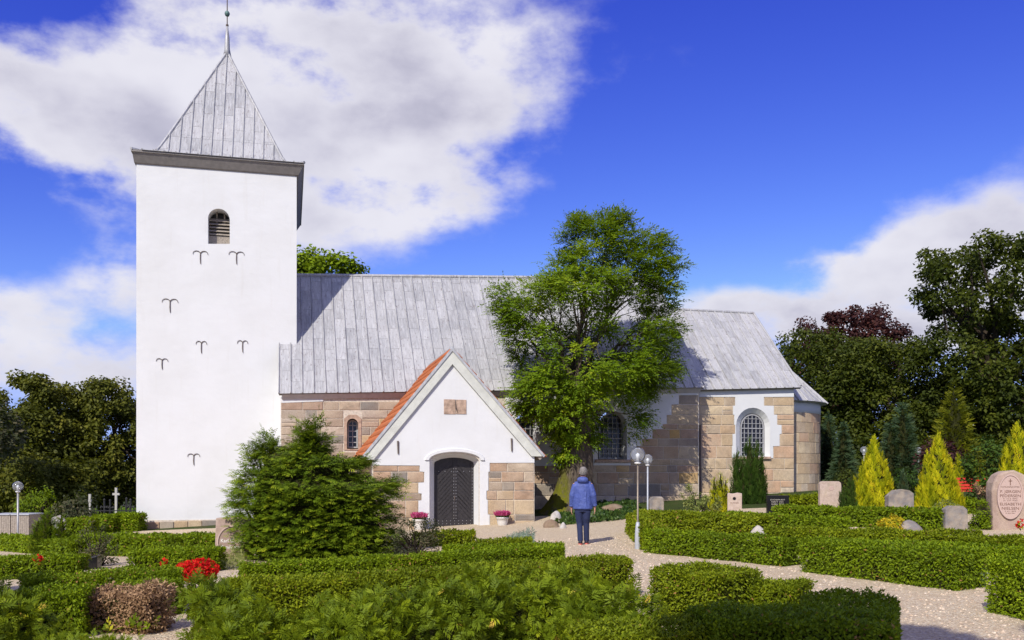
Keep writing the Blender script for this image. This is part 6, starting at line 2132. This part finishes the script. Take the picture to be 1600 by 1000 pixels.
def person():
    p = gp(910.5, 853)
    o = empty('person', (p.x, p.y, float(g(p.x, p.y)) + .03), R(-6), 'person in blue hooded jacket and navy trousers standing on the gravel, back turned', 'person')
    o.scale = (.92, .95, .965)
    SKIN = plain('skin', (0.50, 0.27, 0.19), 0.55, 0, 0.08, 20, 0.05)
    JACK = plain('blue_rain_jacket', (0.060, 0.090, 0.295), 0.6, 0, 0.18, 9, 0.8, 0.04)
    JEAN = plain('navy_denim', (0.018, 0.026, 0.075), 0.85, 0, 0.2, 40, 0.3)
    HAIR = plain('grey_hair', (0.23, 0.21, 0.195), 0.7, 0, 0.5, 60, 0.8, 0.02)
    SHOE = plain('dark_shoe', (0.03, 0.03, 0.05), 0.6, 0, 0.2, 20)
    SOLE = plain('coral_sole', (0.60, 0.16, 0.13), 0.7, 0, 0.15, 20)
    # body, one continuous surface
    m = MB()
    hx, hy = 0.012, 0.02
    head = []
    for (z, rx, ry, cy) in ((1.455, .050, .055, -.005), (1.49, .058, .066, .012), (1.53, .072, .088, .012), (1.57, .077, .096, .008), (1.61, .077, .098, .002), (1.65, .068, .088, -.004), (1.68, .045, .06, -.008), (1.695, .02, .03, -.01)):
        head.append(ell(hx, hy + cy, z, rx, ry))
    m.rings(head)
    m.tube([(hx + .03, hy + .09, 1.585), (hx + .036, hy + .118, 1.562), (hx + .03, hy + .095, 1.545)], [.012, .015, .012], 8)     # nose, face turned right
    for sg in (-1, 1):
        m.lathe([(.004, -.03), (.018, -.012), (.02, .01), (.006, .03)], 8, (hx + sg * .08, hy - .005, 1.575))
    m.tube([(0, 0, 1.36), (0.004, .005, 1.42), (hx, hy, 1.50)], [.075, .056, .052], 14)
    m.rings([ell(0, 0, .82, .15, .10), ell(0, 0, .95, .145, .10), ell(0, 0, 1.1, .14, .095), ell(0, 0, 1.25, .165, .10), ell(0, 0, 1.36, .155, .085), ell(0, 0, 1.40, .09, .07)])
    arms = {-1: [(-.165, 0, 1.335), (-.238, -.03, 1.09), (-.258, .035, .85), (-.26, .05, .79)], 1: [(.165, 0, 1.335), (.245, -.03, 1.09), (.275, .03, .86), (.278, .045, .80)]}
    for sg, a in arms.items():
        m.tube(a, [.058, .045, .033, .028], 12)
        w = Vector(a[3])
        m.rings([ell(w.x, w.y + .005, w.z + .005, .022, .034, 10), ell(w.x, w.y + .01, w.z - .04, .019, .042, 10), ell(w.x, w.y + .014, w.z - .085, .016, .038, 10)])
        for f, (dy, ln) in enumerate(((.042, .062), (.020, .072), (-.003, .068), (-.024, .052))):
            s = Vector((w.x, w.y + dy * .9, w.z - .075))
            m.tube([s, s + Vector((-sg * .006, .008, -ln * .55)), s + Vector((-sg * .022, .012, -ln))], [.0095, .009, .0075], 8)
        s = Vector((w.x, w.y + .035, w.z - .02))
        m.tube([s, s + Vector((-sg * .008, .028, -.025)), s + Vector((-sg * .016, .034, -.055))], [.012, .011, .009], 8)
    legs = {-1: [(-.085, 0, .86), (-.072, .02, .47), (-.052, -.04, .10)], 1: [(.085, 0, .86), (.080, .05, .47), (.085, .10, .10)]}
    for sg, a in legs.items():
        m.tube(a, [.085, .056, .038], 12)
        e = Vector(a[2])
        m.rings([ell(e.x, e.y - .01, .10, .036, .042, 10), ell(e.x, e.y + .03, .06, .036, .085, 10), ell(e.x, e.y + .05, .03, .034, .11, 10)])
    remesh(m.build('body', SKIN, o), .0065, 3)
    # jacket
    m = MB()
    m.rings([ell(0, 0, .775, .222, .150, 28), ell(0, -.002, .80, .232, .158, 28), ell(0, 0, .92, .226, .155, 28), ell(0, 0, 1.05, .212, .145, 28), ell(0, 0, 1.20, .216, .143, 28), ell(0, 0, 1.30, .200, .13, 28), ell(0, 0, 1.375, .142, .105, 28), ell(0, .0, 1.44, .092, .085, 28), ell(0, .01, 1.475, .080, .080, 28)])
    for sg, a in arms.items():
        pts = [Vector((sg * .11, 0, 1.35)), Vector((sg * .178, -.005, 1.275)), Vector((a[1][0] * .86, -.018, 1.19)), Vector(a[1]), Vector(a[1]).lerp(Vector(a[2]), .5), Vector(a[2])]
        m.tube(pts, [.066, .078, .073, .068, .061, .052], 16)
    # soft hood lying on the back
    hood = []
    for q in np.linspace(0, math.pi, 9):
        r = math.sin(q)
        hood.append(ell(0, -.095 - .02 * r, 1.345 + .15 * (1 - math.cos(q)) / 2, .015 + .118 * r, .01 + .055 * r))
    m.rings(hood)
    # folds
    for (x_, z0_, z1_, dx) in ((-.10, .85, 1.22, .03), (.09, .84, 1.18, -.02), (.0, .82, 1.05, .04)):
        m.tube([(x_, -.142, z0_), (x_ + dx, -.139, (z0_ + z1_) / 2), (x_ + dx * .3, -.133, z1_)], [.012, .018, .008], 8)
    jk = remesh(m.build('jacket', JACK, o), .009, 4)
    for sg, a in arms.items():
        e = Vector(a[2]); d = (Vector(a[2]) - Vector(a[1])).normalized()
        mm = MB(); mm.tube([e - d * .03, e + d * .012], [.055, .053], 16); mm.build('cuff', JACK, jk, True)
    # trousers
    m = MB()
    m.rings([ell(0, 0, .72, .165, .118), ell(0, 0, .80, .175, .125), ell(0, 0, .93, .165, .118)])
    for sg, a in legs.items():
        pts = [Vector((sg * .088, 0, .88)), Vector((sg * .088, 0, .72)), Vector((sg * .084, .01, .58)), Vector(a[1]), Vector(a[1]).lerp(Vector(a[2]), .5) + Vector((0, -.008, 0)), Vector(a[2]) + Vector((0, 0, -.02))]
        m.tube(pts, [.095, .098, .084, .073, .066, .064], 16)
    remesh(m.build('trousers', JEAN, o), .009, 3)
    for sg, a in legs.items():
        e = Vector(a[2])
        m = MB()
        m.rings([ell(e.x, e.y + .0, .11, .044, .052, 14), ell(e.x, e.y + .03, .075, .048, .10, 14), ell(e.x, e.y + .05, .03, .050, .135, 14)])
        sh = m.build('shoe', SHOE, o, True)
        m = MB(); m.rings([ell(e.x, e.y + .05, .03, .053, .142, 14), ell(e.x, e.y + .05, .0, .052, .14, 14)]); m.build('sole', SOLE, sh)
    # short cropped hair
    m = MB(); rr = []
    for (z, rx, ry, cy) in ((1.522, .060, .050, -.035), (1.545, .074, .076, -.028), (1.575, .083, .090, -.018), (1.61, .089, .104, -.008), (1.65, .082, .10, -.004), (1.685, .062, .078, -.006), (1.71, .03, .04, -.008)):
        rr.append([(hx + (rx + random.uniform(-.004, .004)) * math.cos(2 * math.pi * k / 24), hy + cy + (ry + random.uniform(-.004, .004)) * math.sin(2 * math.pi * k / 24), z) for k in range(24)])
    m.rings(rr)
    m.build('hair', HAIR, o, True)
    n = 1100
    d = rvec(n); d[:, 2] = np.abs(d[:, 2]) * 1.0 - .28; d = unit(d); d = d[d[:, 1] < .75]; n = len(d)
    P = np.array([hx, hy - .006, 1.605]) + d * np.array([.080, .094, .096])
    quads_mesh('hair_strands', leaf_quads(P, unit(d * .5 + np.array([0, -.35, -.55]) + .45 * rvec(n)), .026 * RNG.uniform(.6, 1.3, n), .006), HAIRS, o, RNG.uniform(0, 1, n))


person()

# ------------------------------------------------------------------ trees behind the path that throw the foreground shade
def shade_tree(label, bx, by, blobs, per=900):
    base = Vector((bx, by, float(g(bx, by))))
    t = empty('shade_tree', base, 0, label, 'tree', 'shade trees behind the photographer')
    qs, at_ = [], []
    mb = MB()
    ends = []
    for (x, y, z, r) in blobs:
        n = int(per * 3.2 * r * r)
        d = rvec(n); P = np.array([x, y, z]) + d * (r * RNG.uniform(0, 1, n) ** .4)[:, None]
        qs.append(leaf_quads(P, unit(d + rvec(n)), .24 * RNG.uniform(.7, 1.3, n), .17)); at_.append(RNG.uniform(0, 1, n))
        ends.append(tuple(Vector((x, y, z)) - base))
    quads_mesh('crown', shift(np.concatenate(qs), base), BROAD, t, np.concatenate(at_))
    zt = min(e[2] for e in ends) * .6
    mb.tube([(0, 0, -.2), (0, 0, 1), (0.05, 0, zt)], [.32, .24, .18], 10)
    for e in ends: limbs(mb, (0.05, 0, zt), [e], .09)
    mb.build('trunk', DARKBARK, t, True)


SK = 1.088; SKX = 0.485
def blob_for(X, Y, h, r): return (X - SKX * h, Y - SK * h, h, r)
shade_tree('tree standing behind the viewpoint, shading the lower right hedge', -1.6, -5.0,
           [blob_for(2.2, 7.2, 8.8, .75), blob_for(2.9, 7.7, 9.2, .85), blob_for(3.6, 8.1, 9.6, .6), blob_for(2.7, 6.7, 9.9, .9), blob_for(3.5, 7.5, 8.9, .75), blob_for(2.0, 7.3, 9.3, .55), blob_for(2.6, 7.5, 10.2, .7), blob_for(3.2, 7.2, 8.3, .7), blob_for(5.2, 7.6, 9.4, .6), blob_for(6.1, 8.0, 9.0, .55), blob_for(6.6, 8.9, 9.8, .4), blob_for(5.4, 8.6, 9.2, .3)])
shade_tree('tree standing behind the viewpoint, shading the left corner', -10.5, -3.5,
           [blob_for(-5.5, 9.2, 8.2, .8), blob_for(-6.1, 10.6, 8.8, .9), blob_for(-7.0, 12.6, 9.4, .9), blob_for(-5.2, 8.2, 9.6, .7), blob_for(-6.0, 8.4, 8.9, .9)])
